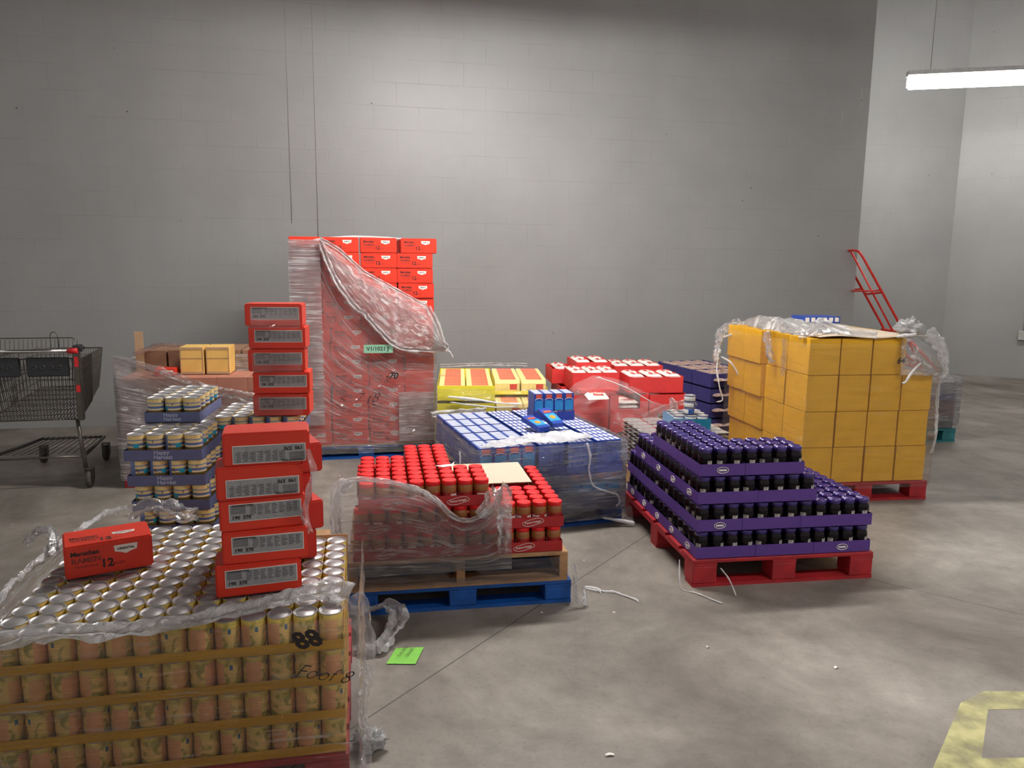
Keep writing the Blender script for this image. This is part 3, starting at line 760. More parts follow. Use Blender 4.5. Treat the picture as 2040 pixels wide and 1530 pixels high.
# display tray standing on top and two loose boxes
FQ = Fr(.155, 5.30, 13)
o = ob('macaroni_display_tray', tray_mesh(.30, .19, .062, 'mac_tray'), loc=FQ.p(0, 0, .541), rotz=FQ.a); tag(o, 'blue display tray of macaroni standing on the wrapped pallet load', 'tray')
ob('emblem', merge([(MB().tube([(-.018, 0, -.012), (.018, 0, -.012), (.013, 0, 0), (.018, 0, .012), (-.018, 0, .012), (-.013, 0, 0)], .0015, 4, closed=True).mesh('e', 'white_ink'), Matrix.Identity(4))], 'emblem', 'white_ink'), o, loc=(.15, -.003, .048))
P_mf2 = proto('macaroni_box', P_mac.data, [('top_flap', mtop)] + mac_art())
for i in range(4):
    for j in range(5):
        q = put(P_macf if j == 0 else P_mac, FQ.p(.038 + i * .0735, .022 + j * .034, .5435), FQ.a, 'upright macaroni box in the display tray, %s row back, %s along' % (od(j), od(i)), 'box', 'macaroni boxes in the display tray', scale=(.8, 1, .93))
sun = MB().lathe([(0, 0), (.022, 0), (.022, .001), (0, .0011)], 16).mesh('print_sun', 'orange')
for i, (u, v, dr, nm) in enumerate(((.54, .30, 16, 'nearer the camera side edge'), (.65, .33, 12, 'half over its neighbour'))):
    r_ = ob('macaroni_box', P_mac.data, loc=FF.p(u, v, .545 + .03 * 0), rotz=0)
    r_.rotation_euler = (R(-78 + 8 * i), 0, FF.a + R(dr)); r_.location = FF.p(u, v, .568 + .014 * i); tag(r_, 'bright blue macaroni box lying flat on the load, the one %s' % ('nearer its hanging strand' if i == 0 else 'nearer the rice cases'), 'box')
    ob('print_cyan', MB().box(-.040, .040, -bd_ / 2 - .0016, -bd_ / 2, .03, .125).mesh('print', 'cyan'), r_)
    ob('print_coral', MB().box(-.028, .028, -bd_ / 2 - .0016, -bd_ / 2, .138, .162).mesh('print', 'coral'), r_)
    c = ob('print_sun', sun, r_, loc=(0, -bd_ / 2 - .0014, .078)); c.rotation_euler = (pi / 2, 0, 0)

# ================================================================== G: yellow noodle packets
FG = Fr(-.585, 5.93, 4)
pallet(FG, .96, 1.15, .13, 'wood', 'wooden pallet under the yellow noodle packet trays')
m = MB(); L_ = .102
pr = [(-.019, 0), (-.020, .080), (-.004, .114), (.004, .114), (.019, .085), (.019, 0)]
va = [m.b.verts.new((-L_, y, z)) for y, z in pr]; vb = [m.b.verts.new((L_, y, z)) for y, z in pr]
for i in range(6): m.b.faces.new((va[i], va[(i + 1) % 6], vb[(i + 1) % 6], vb[i]))
m.b.faces.new(va[::-1]); m.b.faces.new(vb)
pk_me = m.mesh('noodle_packet', 'g_pack')
m = MB(); m.quad([(-.062, -.0061, .1115), (.070, -.0061, .1115), (.070, -.0045, .1150), (-.062, -.0045, .1150)]); m.quad([(-.062, -.0045, .1150), (.070, -.0045, .1150), (.070, .004, .1150), (-.062, .004, .1150)])
P_pk = proto('noodle_packet', pk_me, [('red_panel', m.mesh('p', 'g_red')), ('printed_face', MB().box(.02, .08, -.0212, -.0205, .03, .075).mesh('p', 'g_red'))])
for (u0_, n0, n1, z, nm, vv) in ((.01, 0, 2, .565, 'near pair of columns', 0), (.465, 2, 4, .565, 'rear pair of columns', .30), (.465, 2, 4, .42, 'sunken tray', 0)):
    for c in range(2):
        nrow = 7 if nm == 'sunken tray' else (21 if vv == 0 else 15)
        for j in range(nrow):
            put(P_pk, FG.p(u0_ + .105 + c * .218, 0.03 + vv + j * .0455, z + .004), FG.a, 'noodle packet on edge, %s, %s stripe column, %s back' % (nm, od(c), od(j) if j < 20 else 'twenty-' + od(j - 20)), 'packet', 'yellow and red noodle packets')
def gtray(u, v, z, wd, dp, lip, lb): tag(ob('lemon_tray', tray_mesh(wd, dp, lip, 'g_yellow'), loc=FG.p(u, v, z), rotz=FG.a), lb, 'tray', 'lemon-yellow packet trays')
gtray(.0, .0, .562, .452, 1.0, .118, 'tall lemon-yellow tray of noodle packets at the top, film side')
gtray(.458, .28, .562, .46, .74, .03, 'low lemon-yellow tray of noodle packets at the top, rice side')
gtray(.458, .0, .417, .46, 1.02, .03, 'lemon-yellow packet tray one layer under the top, rice side')
gtray(.0, .0, .42, .452, 1.0, .12, 'lemon-yellow tray directly under the tall top tray'); gtray(.0, .0, .276, .452, 1.0, .10, 'lemon-yellow tray third from the top, film side'); gtray(.0, .0, .133, .452, 1.0, .10, 'lemon-yellow tray resting on the wooden pallet, film side')
gtray(.458, .0, .274, .46, 1.0, .12, 'lemon-yellow tray third from the top, rice side'); gtray(.458, .0, .133, .46, 1.0, .12, 'lemon-yellow tray resting on the wooden pallet, rice side')

# ================================================================== H: rice cases
FH = Fr(.46, 6.05, 7)
pallet(FH, 1.0, 1.2, .13, 'wood', 'wooden pallet under the red rice cases')
P_bag = MB()
P_bag.grid(lambda a, b: Vector((.085 * (2 * a - 1), .055 * (2 * b - 1), .022 * (1 - (2 * a - 1) ** 4) ** .5 * (1 - (2 * b - 1) ** 4) ** .5)), 10, 8)
P_bag.grid(lambda a, b: Vector((.085 * (2 * a - 1), .055 * (2 * b - 1), -.006 * (1 - (2 * a - 1) ** 4) ** .5 * (1 - (2 * b - 1) ** 4) ** .5)), 10, 8)
bag_me = P_bag.mesh('rice_bag', 'rice_bag')
bag_t = merge([(text_mesh('White\nRice', .046, 'red_box', .002), TR((0, 0, .0)))], 'lettering', 'rice_red')
bag_t.transform(TR((0, 0, .0235)) @ Matrix.Rotation(-pi / 2, 4, 'X'))
bag_m = MB().grid(lambda a, b: Vector((.084 * (2 * a - 1) * .9, -.0545 + .001, -.004 + .020 * b)), 4, 2).mesh('grain_window', 'rice_grain')
P_bagp = proto('rice_bag', bag_me, [('lettering', bag_t)])
def rcase(u, v, z, wd, dp, ht, lb, opened=False):
    t = .004
    m = MB()
    if opened:
        m.box(0, wd, 0, dp, 0, t); m.box(0, t, 0, dp, t, ht); m.box(wd - t, wd, 0, dp, t, ht); m.box(0, wd, dp - t, dp, t, ht)
        m.box(t, wd * .22, 0, t, t, ht); m.box(wd * .78, wd - t, 0, t, t, ht); m.box(wd * .22, wd * .78, 0, t, t, ht * .25)
    else: m.box(0, wd, 0, dp, 0, t); m.box(0, t, 0, dp, t, ht); m.box(wd - t, wd, 0, dp, t, ht); m.box(0, wd, 0, t, t, ht); m.box(0, wd, dp - t, dp, t, ht)
    o = ob('rice_case', m.mesh('rice_case', 'rice_red'), loc=FH.p(u, v, z), rotz=FH.a); tag(o, lb, 'case', 'red rice cases'); return o
bags = 0
def bag(u, v, z, rz, lb, sc=1.0):
    put(P_bagp, FH.p(u, v, z), FH.a + rz, lb, 'bag', 'white rice bags', scale=(sc, sc, sc))
lay = [('bottom', .133, 0, .0), ('second', .287, 1, .0), ('third', .441, 0, .0)]
for nm, z, fl_, sh in lay:
    for i in range(3):
        ov = (i == 1) if fl_ == 0 else (i == 2)
        rcase(.01 + i * .325 + sh * 0, .0 + sh, z, .318, .44, .152, 'red rice case, %s layer, %s along the front' % (nm, od(i)), ov)
        if ov:
            for s_ in range(2):
                for q in range(3): bag(.01 + i * .325 + .16, .07 + s_ * .14, z + .012 + q * .034, 0, 'white rice bag in the open %s case, %s in its pile, %s back' % (nm, od(q), od(s_)), 1.0)
    rcase(.01, .46 + sh, z, .318, .44, .152, 'red rice case, %s layer, behind the front end' % nm)
    rcase(.66, .46 + sh, z, .318, .44, .152, 'red rice case, %s layer, behind the far end' % nm)
tops = [(.06, .20, .597, .40, .36, .150, 'tall one facing the macaroni'), (.17, .60, .597, .32, .40, .185, 'highest one at the rear'), (.50, .06, .597, .46, .34, .135, 'bright wide one near the tuna'),
        (.52, .60, .597, .44, .40, .150, 'rear one by the block wall'), (-.04, .60, .597, .20, .34, .13, 'small one next to the yellow packets')]
for u, v, z, wd, dp, ht, nm in tops:
    rcase(u, v, z, wd, dp, ht, 'top red rice case with bags, the %s' % nm)
    nx = max(1, int(wd / .12)); ny = max(1, int(dp / .16))
    for i in range(nx):
        for j in range(ny): bag(u + (i + .5) * wd / nx, v + (j + .5) * dp / ny, z + ht - .006, pi / 2, 'white rice bag topping the %s, %s along, %s back' % (nm, od(i), od(j)), 1.02)
ob_ = rcase(.10, .05, .597, .30, .10, .03, 'low red rice case lip under the tall case')
o = put(P_bagp, FH.p(.20, -.10, .600), 0, 'loose white rice bag with red lettering lying over the film', 'bag', rot=(R(14), 0, FH.a + R(8)), scale=(1.05, 1.05, 1.3))

# ================================================================== I: silver pouches with the tuna tray
FI = Fr(.93, 5.25, 9)
pallet(FI, .72, .72, .13, 'wood', 'wooden pallet under the silver pouches beside the jelly')
pm = MB(); pm.grid(lambda a, b: Vector((.075 * (2 * a - 1), .05 * (2 * b - 1), .012 * (1 - (2 * a - 1) ** 2) ** .5 * (1 - (2 * b - 1) ** 4) ** .5)), 8, 6); pm.grid(lambda a, b: Vector((.075 * (2 * a - 1), .05 * (2 * b - 1), -.008 * (1 - (2 * a - 1) ** 2) ** .5)), 8, 3)
P_po = proto('silver_pouch', pm.mesh('silver_pouch', 'steel_pouch'))
for k in range(11):
    for c in range(4):
        for r_ in range(5):
            if k == 10 or c == 0 or r_ == 0:
                put(P_po, FI.p(.09 + c * .16, .07 + r_ * .12, .15 + k * .030), FI.a + random.uniform(-.12, .12), 'silver pouch, %s layer up, %s along, %s row back' % (od(k), od(c), od(r_)), 'pouch', 'silver pouches stacked beside the jelly')
FTt = Fr(1.155, 5.36, 4)
o = ob('tuna_tray', tray_mesh(.27, .29, .075, 'teal_card'), loc=FTt.p(0, 0, .475), rotz=FTt.a); tag(o, 'light-blue cardboard tray of small flat cans behind the jelly jars', 'tray')
ob('side_panel', MB().box(-.002, 0, 0, .29, 0, .085).box(0, .10, -.002, 0, 0, .078).mesh('side', 'sky_card'), o)
ob('emblem', MB().tube([(.05 + .014 * cos(a), -.004, .04 + .018 * sin(a)) for a in [2 * pi * i / 14 for i in range(14)]], .0016, 4, closed=True).mesh('em', 'white_ink'), o)
for c in range(3):
    for r_ in range(3):
        for k in range(2): put(P_tuna, FTt.p(.048 + c * .087, .048 + r_ * .09, .479 + k * .046), random.uniform(2, 4), 'flat tuna can in the light-blue tray, %s level, %s along, %s back' % (od(k), od(c), od(r_)), 'can', 'flat cans in the light-blue tray')
for k in range(3): put(P_tuna, FTt.p(.135, .09, .572 + k * .046), 1.2 + k, 'flat tuna can in the little tower of three, %s one' % ['lowest', 'middle', 'top'][k], 'can', 'little tower of three flat cans')

# ================================================================== J: navy cases by the wall
FJ = Fr(1.08, 6.60, 14)
FJ = Fr(1.80, 6.80, 20)
pallet(FJ, .30 + .25, .95, .13, 'blue_pal', 'blue pallet under the navy cases by the wall')
for k in range(4):
    for r_ in range(3):
        o = ob('navy_case', tray_mesh(.52, .30, .125, 'navy_card'), loc=FJ.p(-.02, r_ * .31, .133 + k * .138), rotz=FJ.a); tag(o, 'navy cardboard case near the block wall, %s layer, %s from the front' % (od(k), od(r_)), 'case', 'navy cases near the wall')
P_bp = proto('brown_pouch', pm_ if False else MB().grid(lambda a, b: Vector((.06 * (2 * a - 1), .045 * (2 * b - 1), .02 * (1 - (2 * a - 1) ** 2) ** .5 * (1 - (2 * b - 1) ** 2) ** .5)), 6, 6).mesh('brown_pouch', 'pouch_brown'))
for i in range(4):
    for j in range(9): put(P_bp, FJ.p(.05 + i * .125, .05 + j * .105, .655), FJ.a + random.uniform(-.2, .2), 'brown pouch on the navy cases, %s along, %s back' % (od(i), od(j)), 'pouch', 'brown pouches on the navy cases')
for k in range(4):
    for i in range(4):
        put(P_bp, FJ.p(.06 + i * .12, -.01, .20 + k * .138), FJ.a, 'brown pouch poking out of the navy front, %s layer, %s along' % (od(k), od(i)), 'pouch', 'brown pouches on the navy cases')

# ================================================================== K: grape jelly on the red pallet
FK = Fr(.936, 3.735, 8.5)
pallet(FK, 1.0, 1.22, .145, 'red_pal', 'red pallet under the purple trays of jelly jars')
pk = .0805; KZ = [.148 + k * .1455 for k in range(4)]
KO = [.014, .012, .010, .012]
def kmask(k, c, r_):
    if k == 0 or k == 1: return True
    if k == 2: return c < 8 and (r_ < 13 if c < 3 else r_ < 6)
    return (c < 3 and r_ < 9) or (3 <= c < 7 and r_ < 3)
ring = MB(); ring.tube([(.031 * cos(a), 0, .0155 * sin(a)) for a in [2 * pi * i / 22 for i in range(22)]], .0019, 4, closed=True); ring_me = ring.mesh('ring', 'white_ink')
emK = merge([(ring_me, Matrix.Identity(4)), (MB().box(-.021, .021, -.0004, .0004, -.0045, .0045).mesh('b', 'white_ink'), Matrix.Identity(4))], 'emblem', 'white_ink')
emKs = emK.copy(); emKs.transform(Matrix.Rotation(-pi / 2, 4, 'Z'))
LK = ['bottom', 'second', 'third', 'top']
for k in range(4):
    for c in range(12):
        for r_ in range(15):
            if not kmask(k, c, r_): continue
            covered = k < 3 and kmask(k + 1, c, r_)
            edge = r_ == 0 or c == 0 or c == 11 or not kmask(k, c + 1, r_) if c < 11 else True
            if covered and not edge: continue
            if k == 0 and not (r_ == 0 or c == 0 or c == 11): continue
            if k == 1 and c < 7 and 0 < c and r_ > 12 and kmask(2, c, r_): continue
            put(P_jj, FK.p(KO[k] + .004 + (c + .5) * pk, .010 + (r_ + .5) * pk, KZ[k] + .0035), random.uniform(-.8, .8), 'purple-lidded jelly jar, %s tray layer, %s row back, %s from the near left corner' % (LK[k], od(r_), od(c)), 'jar', 'purple-lidded jelly jars')
def ktray(k, c0, c1, r0_, r1_, fe=False, se=False):
    wd = (c1 - c0) * pk - .002; dp = (r1_ - r0_) * pk - .002
    o = ob('jelly_tray', tray_mesh(wd, dp, .062, 'purple_card'), loc=FK.p(KO[k] + .004 + c0 * pk, .010 + r0_ * pk, KZ[k]), rotz=FK.a)
    tag(o, 'purple jelly tray, %s layer, from %s jar across, from %s row back' % (LK[k], od(c0), od(r0_)), 'tray', 'purple jelly jar trays')
    if fe: ob('emblem', emK, o, loc=(wd / 2, -.0022, .030))
    if se: ob('emblem', emKs, o, loc=(-.0022, dp / 2, .030))
for c0, c1, f in ((0, 4, 0), (4, 8, 0), (8, 12, 1)): ktray(0, c0, c1, 0, 3, f, c0 == 0)
for c0, c1, f in ((0, 3, 1), (3, 7, 0), (7, 12, 0)): ktray(1, c0, c1, 0, 4, f, 0)
for c0, c1 in ((0, 4), (4, 8)): ktray(2, c0, c1, 0, 3, 0, c0 == 0)
for c0, c1 in ((0, 3), (3, 7)): ktray(3, c0, c1, 0, 4 if c0 == 0 else 3, c0 == 0, 0)
for r_ in (3, 6, 9, 12): ktray(0, 0, 4, r_, r_ + 3, 0, 1)
for r_ in (4, 8): ktray(1, 0, 3, r_, r_ + 4, 0, 0)
ktray(1, 0, 3, 12, 15)
for r_ in (3, 6, 9): ktray(2, 0, 4 if r_ < 6 else 3, r_, r_ + 3 + (r_ == 9), 0, 1)
ktray(2, 4, 8, 3, 6)
ktray(3, 0, 3, 4, 9)
for r_ in (4, 8): ktray(1, 3, 8, r_, r_ + 4); ktray(1, 8, 12, r_, r_ + 4)
ktray(1, 3, 8, 12, 15); ktray(1, 8, 12, 12, 15); ktray(0, 4, 8, 12, 15); ktray(0, 8, 12, 3, 8); ktray(0, 8, 12, 8, 15)

# ================================================================== L: yellow boxes
FL = Fr(2.005, 5.165, 8)
pallet(FL, .97, 1.22, .135, 'red_pal', 'red pallet under the yellow boxes and torn film')
zL = [.138, .392, .646, .900]
yb = MB().box(0, .226, 0, .295, 0, .251).bevel(.003).mesh('yellow_carton', 'yellow_box')
seam = MB().box(0, .0015, -.0006, 0, 0, .251).mesh('seam', 'tan_card')
for k in range(4):
    lean = -.010 * k
    for c in range(4):
        if k == 3 and c == 3: pass
        for r_ in range(4):
            if not (r_ == 0 or c in (0, 3) or k == 3): continue
            if k == 3 and c == 3 and r_ == 0: continue
            o = ob('yellow_carton', yb, loc=FL.p(.006 + c * .236 + lean * 0 + random.uniform(-.004, .004) + (-.018 * k * (1 if c == 0 and r_ > 1 else 0)), .008 + r_ * .302 + random.uniform(0, .006), zL[k]), rotz=FL.a + R(random.uniform(-.8, .8)))
            tag(o, 'yellow carton, %s layer up, %s along the pallet front, %s row back' % (od(k), od(c), od(r_)), 'carton', 'plain yellow cartons')
o = ob('cardboard_sheet', MB().grid(lambda a, b: Vector((.06 + .80 * a, -.015 + 1.1 * b, .008 * sin(a * 9 + b * 3) * (1 if b < .9 else 0) + .006)), 16, 12).mesh('sheet', 'beige_card'), loc=FL.p(0, 0, 1.160), rotz=FL.a)
sm = o.modifiers.new('s', 'SOLIDIFY'); sm.thickness = .004
tag(o, 'warped beige cardboard sheet lying on the yellow cartons', 'cardboard')
o = ob('blue_carton', MB().box(0, .32, 0, .20, 0, .055).bevel(.002).mesh('blue_carton', 'mac_blue'), loc=FL.p(.48, .98, 1.178), rotz=FL.a); tag(o, 'low blue carton with white squares on top of the yellow load', 'carton')
for i in range(6): ob('white_window', MB().box(.018 + i * .051, .052 + i * .051, -.001, 0, .012, .046).mesh('w', 'white_ink'), o)

# ================================================================== M: small mixed pallet
FM = Fr(3.50, 7.0, 10)
pallet(FM, .72, .9, .13, 'teal_pal', 'teal pallet standing alone past the yellow cartons')
for k, (h, mt, nm) in enumerate(((.10, 'black_pl', 'dark'), (.16, flat('brown_red', (110, 62, 58), .5), 'brown-red'), (.06, 'navy_card', 'navy'), (.12, flat('grey_card', (130, 128, 132), .4), 'grey'))):
    z = .134 + sum((.10, .16, .06, .12)[:k])
    for c in range(2): tag(ob('mixed_case', MB().box(0, .34, 0, .86, 0, h - .003).bevel(.004).mesh('case', mt), loc=FM.p(.01 + c * .35, .02, z), rotz=FM.a), '%s wrapped case on the teal pallet, %s' % (nm, ['inner half', 'outer half'][c]), 'case', 'mixed cases on the teal pallet')

# ================================================================== hand truck
m = ob('hand_truck', None, loc=(4.93, 9.0, 0)); tag(m, 'tall red hand truck leaning against the end of the block wall', 'hand truck')
def rail(y, z1=1.80): return [(-1.0 * t - .0, y, .12 + (z1 - .12) * t) for t in [i / 8 for i in range(9)]]
top = [(-1.0, -.24, 1.74), (-1.03, -.20, 1.80), (-1.04, -.1, 1.815), (-1.04, .1, 1.815), (-1.03, .20, 1.80), (-1.0, .24, 1.74)]
ob('frame', MB().tube([(0, -.24, .12)] + [(-.5, -.24, .96)] + top + [(-.5, .24, .96), (0, .24, .12)], .014, 8).mesh('frame', 'hand_red'), m)
ob('centre_rail', MB().tube([(0, 0, .12), (-1.04, 0, 1.815)], .011, 8).mesh('rail', 'hand_red'), m)
for t in (.22, .46, .74): ob('cross_bar', MB().tube([(-1.0 * t, -.24, .12 + 1.66 * t), (-1.0 * t - .02 - (.05 if t > .7 else 0), 0, .12 + 1.66 * t - (.03 if t > .7 else 0)), (-1.0 * t, .24, .12 + 1.66 * t)], .012 if t > .3 else .018, 6).mesh('bar', 'hand_red'), m)
ob('grip_loop', MB().tube([(-.75, -.24, 1.37), (-.93, -.22, 1.36), (-.97, 0, 1.35), (-.93, .22, 1.36), (-.75, .24, 1.37)], .010, 6).mesh('loop', 'hand_red'), m)
for s_ in (-1, 1): ob('brace', MB().tube([(-.46, s_ * .24, .88), (-.02, s_ * .24, .45), (.0, s_ * .24, .13)], .015, 6).mesh('brace', 'hand_red'), m)
ob('toe_plate', MB().box(-.28, .0, -.22, .22, .02, .035).bevel(.003).mesh('toe', 'hand_red'), m)
ob('gusset', MB().box(-.50, -.40, -.24, .24, .80, .90).mesh('g', 'hand_red'), m)
for s_ in (-1, 1):
    wme = MB().lathe([(0, -.03), (.05, -.03), (.12, -.028), (.125, 0), (.12, .028), (.05, .03), (0, .03)], 20).mesh('wheel', 'rubber')
    c = ob('wheel', wme, m, loc=(.06, s_ * .29, .125)); c.rotation_euler = (pi / 2, 0, 0)

# ================================================================== conduit on the far wall
o = ob('wall_conduit', None, loc=(7.545, 11.372, 0)); o.rotation_euler = (0, 0, R(-30)); tag(o, 'grey conduit with a small outlet box on the far wall', 'conduit')
ob('pipe', MB().tube([(.03, -.01, .72), (.03, -.01, 5.6)], .016, 8).mesh('pipe', 'pipe'), o); ob('outlet_box', MB().box(-.045, .055, -.055, .015, .58, .72).bevel(.006).mesh('outlet', 'pvc'), o)

# ================================================================== shopping cart
c0 = ob('shopping_cart', None, loc=(-3.05, 5.38, 0)); c0.rotation_euler = (0, 0, R(13))
tag(c0, 'grey wire shopping cart with red handle ends against the block wall', 'shopping cart')
def rod(m, a, b, r=.0030, s=4): m.tube([a, b], r, s, caps=False)
W_ = .66
def bk(u, v, h):   # basket: u 0..1 across (left to right), v 0..1 to the front, h 0..1 up; taper to the front
    wt = W_ * (1 - .28 * v); cx = -W_ / 2
    x = cx + (u - .5) * wt * (.90 + .10 * h)
    return (x, -.02 + v * .90 + (1 - h) * .04 * (1 if v < .5 else -2), .50 + .14 * v * (1 - h) + h * .44 - .02 * v)
m = MB()
for i in range(29):
    u = i / 28
    rod(m, bk(u, 0, 0), bk(u, 0, 1)); rod(m, bk(u, 1, 0), bk(u, 1, 1)); rod(m, bk(u, 0, 0), bk(u, 1, 0))
for i in range(36):
    v = i / 35
    for u in (0, 1): rod(m, bk(u, v, 0), bk(u, v, 1))
for j in range(7):
    h = j / 6
    for u in (0, 1): rod(m, bk(u, 0, h), bk(u, 1, h))
    rod(m, bk(0, 0, h), bk(1, 0, h)); rod(m, bk(0, 1, h), bk(1, 1, h))
for v in [i / 8 for i in range(9)]: rod(m, bk(0, v, 0), bk(1, v, 0), .0028)
ob('basket', m.mesh('basket', 'cart_metal'), c0)
m = MB(); m.tube([bk(0, 0, 1), bk(1, 0, 1), bk(1, 1, 1), bk(0, 1, 1)], .005, 6, closed=True); m.tube([bk(0, 0, 0), bk(1, 0, 0), bk(1, 1, 0), bk(0, 1, 0)], .005, 6, closed=True); ob('rim', m.mesh('rim', 'cart_metal'), c0)
ob('handle', MB().tube([(-W_ + .03, -.06, 1.0), (-.05, -.06, 1.0)], .013, 10).mesh('handle', 'chrome'), c0)
for x0, x1 in ((-.055, .005), (-W_ - .005, -W_ + .035)): 
    ob('handle_end', MB().tube([(x0, -.06, 1.0), (x1, -.06, 1.0)], .019, 10).mesh('cap', 'cart_red'), c0)
for x in (-.015, -W_ + .015):
    b = MB(); b.box(x - .022, x + .022, -.045, -.005, .50, 1.02).bevel(.008, 2); ob('corner_post', b.mesh('post', 'cart_metal'), c0)
    ob('corner_badge', MB().box(x - .012, x + .014, -.047, -.044, .885, .955).mesh('badge', 'cart_red'), c0); ob('corner_badge', MB().box(x - .012, x + .014, -.047, -.044, .705, .755).mesh('badge', 'cart_red'), c0)
ob('handle_bracket', MB().box(-.045, .02, -.06, .06, .985, 1.035).bevel(.014, 2).mesh('br', 'black_pl'), c0)
for x0, x1 in ((-.33, -.06), (-.64, -.37)):
    f = MB(); f.box(x0, x1, -.05, -.038, .82, .955).bevel(.006, 2); o = ob('seat_flap', f.mesh('flap', 'black_pl'), c0)
    for i in range(4):
        h = MB().tube([(x0 + .05 + i * .052 + .014 * cos(a), -.052, .885 + .014 * sin(a)) for a in [2 * pi * k / 10 for k in range(10)]], .003, 4, closed=True).mesh('hole', 'cart_metal'); ob('vent_ring', h, o)
m = MB()
for i in range(20): rod(m, (-W_ + .05 + i * .029, .10, .80), (-W_ + .05 + i * .029, .16, 1.06))
m.tube([(-W_ + .04, .10, .80), (-W_ + .04, .16, 1.055), (-W_ + .06, .165, 1.07), (-.09, .165, 1.07), (-.07, .16, 1.055), (-.07, .10, .80)], .004, 6); ob('child_seat_back', m.mesh('seat', 'cart_metal'), c0)
ob('tag_loop', MB().tube([(-.23, .15, .98), (-.235, .16, 1.08), (-.228, .16, 1.105), (-.21, .16, 1.115), (-.192, .16, 1.105), (-.185, .16, 1.08), (-.18, .15, .98)], .0035, 6).mesh('loop', 'cart_metal'), c0)
for x in (-.02, -W_ + .02):
    ob('leg', MB().tube([(x - .03, .0, .50), (x - .015, 0, .30), (x - .005, 0, .22), (x, 0, .135)], .014, 8).mesh('leg', 'cart_metal'), c0)
ob('lower_frame', MB().tube([(-W_ + .02, 0, .23), (-.02, 0, .23)], .009, 6).tube([(-.02, 0, .24), (-.10, .78, .20)], .013, 8).tube([(-W_ + .02, 0, .24), (-W_ + .10, .78, .20)], .013, 8).tube([(-W_ + .10, .78, .20), (-.10, .78, .20)], .010, 6).mesh('lower', 'cart_metal'), c0)
m = MB()
for i in range(12): rod(m, (-W_ + .06 + i * .049, .05, .245), (-W_ + .12 + i * .038, .78, .215), .003)
ob('lower_rack', m.mesh('rack', 'black_pl'), c0)
for x, y in ((0, 0), (-W_, 0), (-.10, .80), (-W_ + .10, .80)):
    fk = MB(); fk.box(x - .028, x - .022, y - .015, y + .03, .05, .14); fk.box(x + .022, x + .028, y - .015, y + .03, .05, .14); fk.box(x - .028, x + .028, y - .015, y + .03, .135, .145); o = ob('caster', fk.mesh('fork', 'cart_metal'), c0)
    w_ = ob('wheel', MB().lathe([(0, -.016), (.03, -.017), (.058, -.016), (.0625, -.008), (.0625, .008), (.058, .016), (.03, .017), (0, .016)], 20).mesh('wheel', 'rubber'), o, loc=(x, y, .0635)); w_.rotation_euler = (0, pi / 2, 0)

#FILM#
# ================================================================== plastic film
def smooth(pts, n=8, closed=False):
    pts = [Vector(p) for p in pts]; out = []
    for i in range(len(pts) - 1):
        p0 = pts[max(i - 1, 0)]; p1 = pts[i]; p2 = pts[i + 1]; p3 = pts[min(i + 2, len(pts) - 1)]
        for k in range(n):
            t = k / n
            out.append(.5 * ((2 * p1) + (p2 - p0) * t + (2 * p0 - 5 * p1 + 4 * p2 - p3) * t * t + (3 * p1 - p0 - 3 * p2 + p3) * t ** 3))
    out.append(pts[-1]); return out
def interp(tab, x):
    if x <= tab[0][0]: return tab[0][1]
    for (a, b), (c, d) in zip(tab, tab[1:]):
        if x <= c: return b + (d - b) * (x - a) / (c - a) if c > a else d
    return tab[-1][1]
def nz(x, y, z, f=1.): return NZ.noise(Vector((x * f + 3.3, y * f + 7.1, z * f + 1.7)))
def sheet(fr, path, lo, hi, mat, amp=.006, nv=26, step=.02, f=14, hole=None):
    """film hung along a path of (u, v) points between heights lo(s) and hi(s); s is metres along the path"""
    P = [Vector((a, b, 0)) for a, b in path]; L = [0]
    for a, b in zip(P, P[1:]): L.append(L[-1] + (b - a).length)
    tot = L[-1]; n = max(6, int(tot / step))
    def at(s):
        for i in range(len(P) - 1):
            if s <= L[i + 1] or i == len(P) - 2:
                t = (s - L[i]) / max(1e-6, L[i + 1] - L[i]); p = P[i].lerp(P[i + 1], min(1, t)); d = (P[i + 1] - P[i]).normalized(); return p, Vector((d.y, -d.x, 0))
    m = MB(); 
    def fn(a, b):
        s = a * tot; p, nn = at(s); z0 = lo(s) if callable(lo) else lo; z1 = hi(s) if callable(hi) else hi
        z = z0 + (z1 - z0) * b
        q = p + nn * (.010 + amp * (nz(s, z * 3, fr.x, f) + .5 * nz(s, z * 4, fr.y + 5, f * 3)))
        return fr.p(q.x, q.y, z)
    hgt = ((hi(0) if callable(hi) else hi) - (lo(0) if callable(lo) else lo)) or .5
    m.grid(fn, n, nv, tot, abs(hgt) + .3)
    if hole:
        kill = [f_ for f_ in m.b.faces if hole(f_.calc_center_median())]
        bmesh.ops.delete(m.b, geom=kill, context='FACES')
    return m.mesh('film', mat, fix=False)
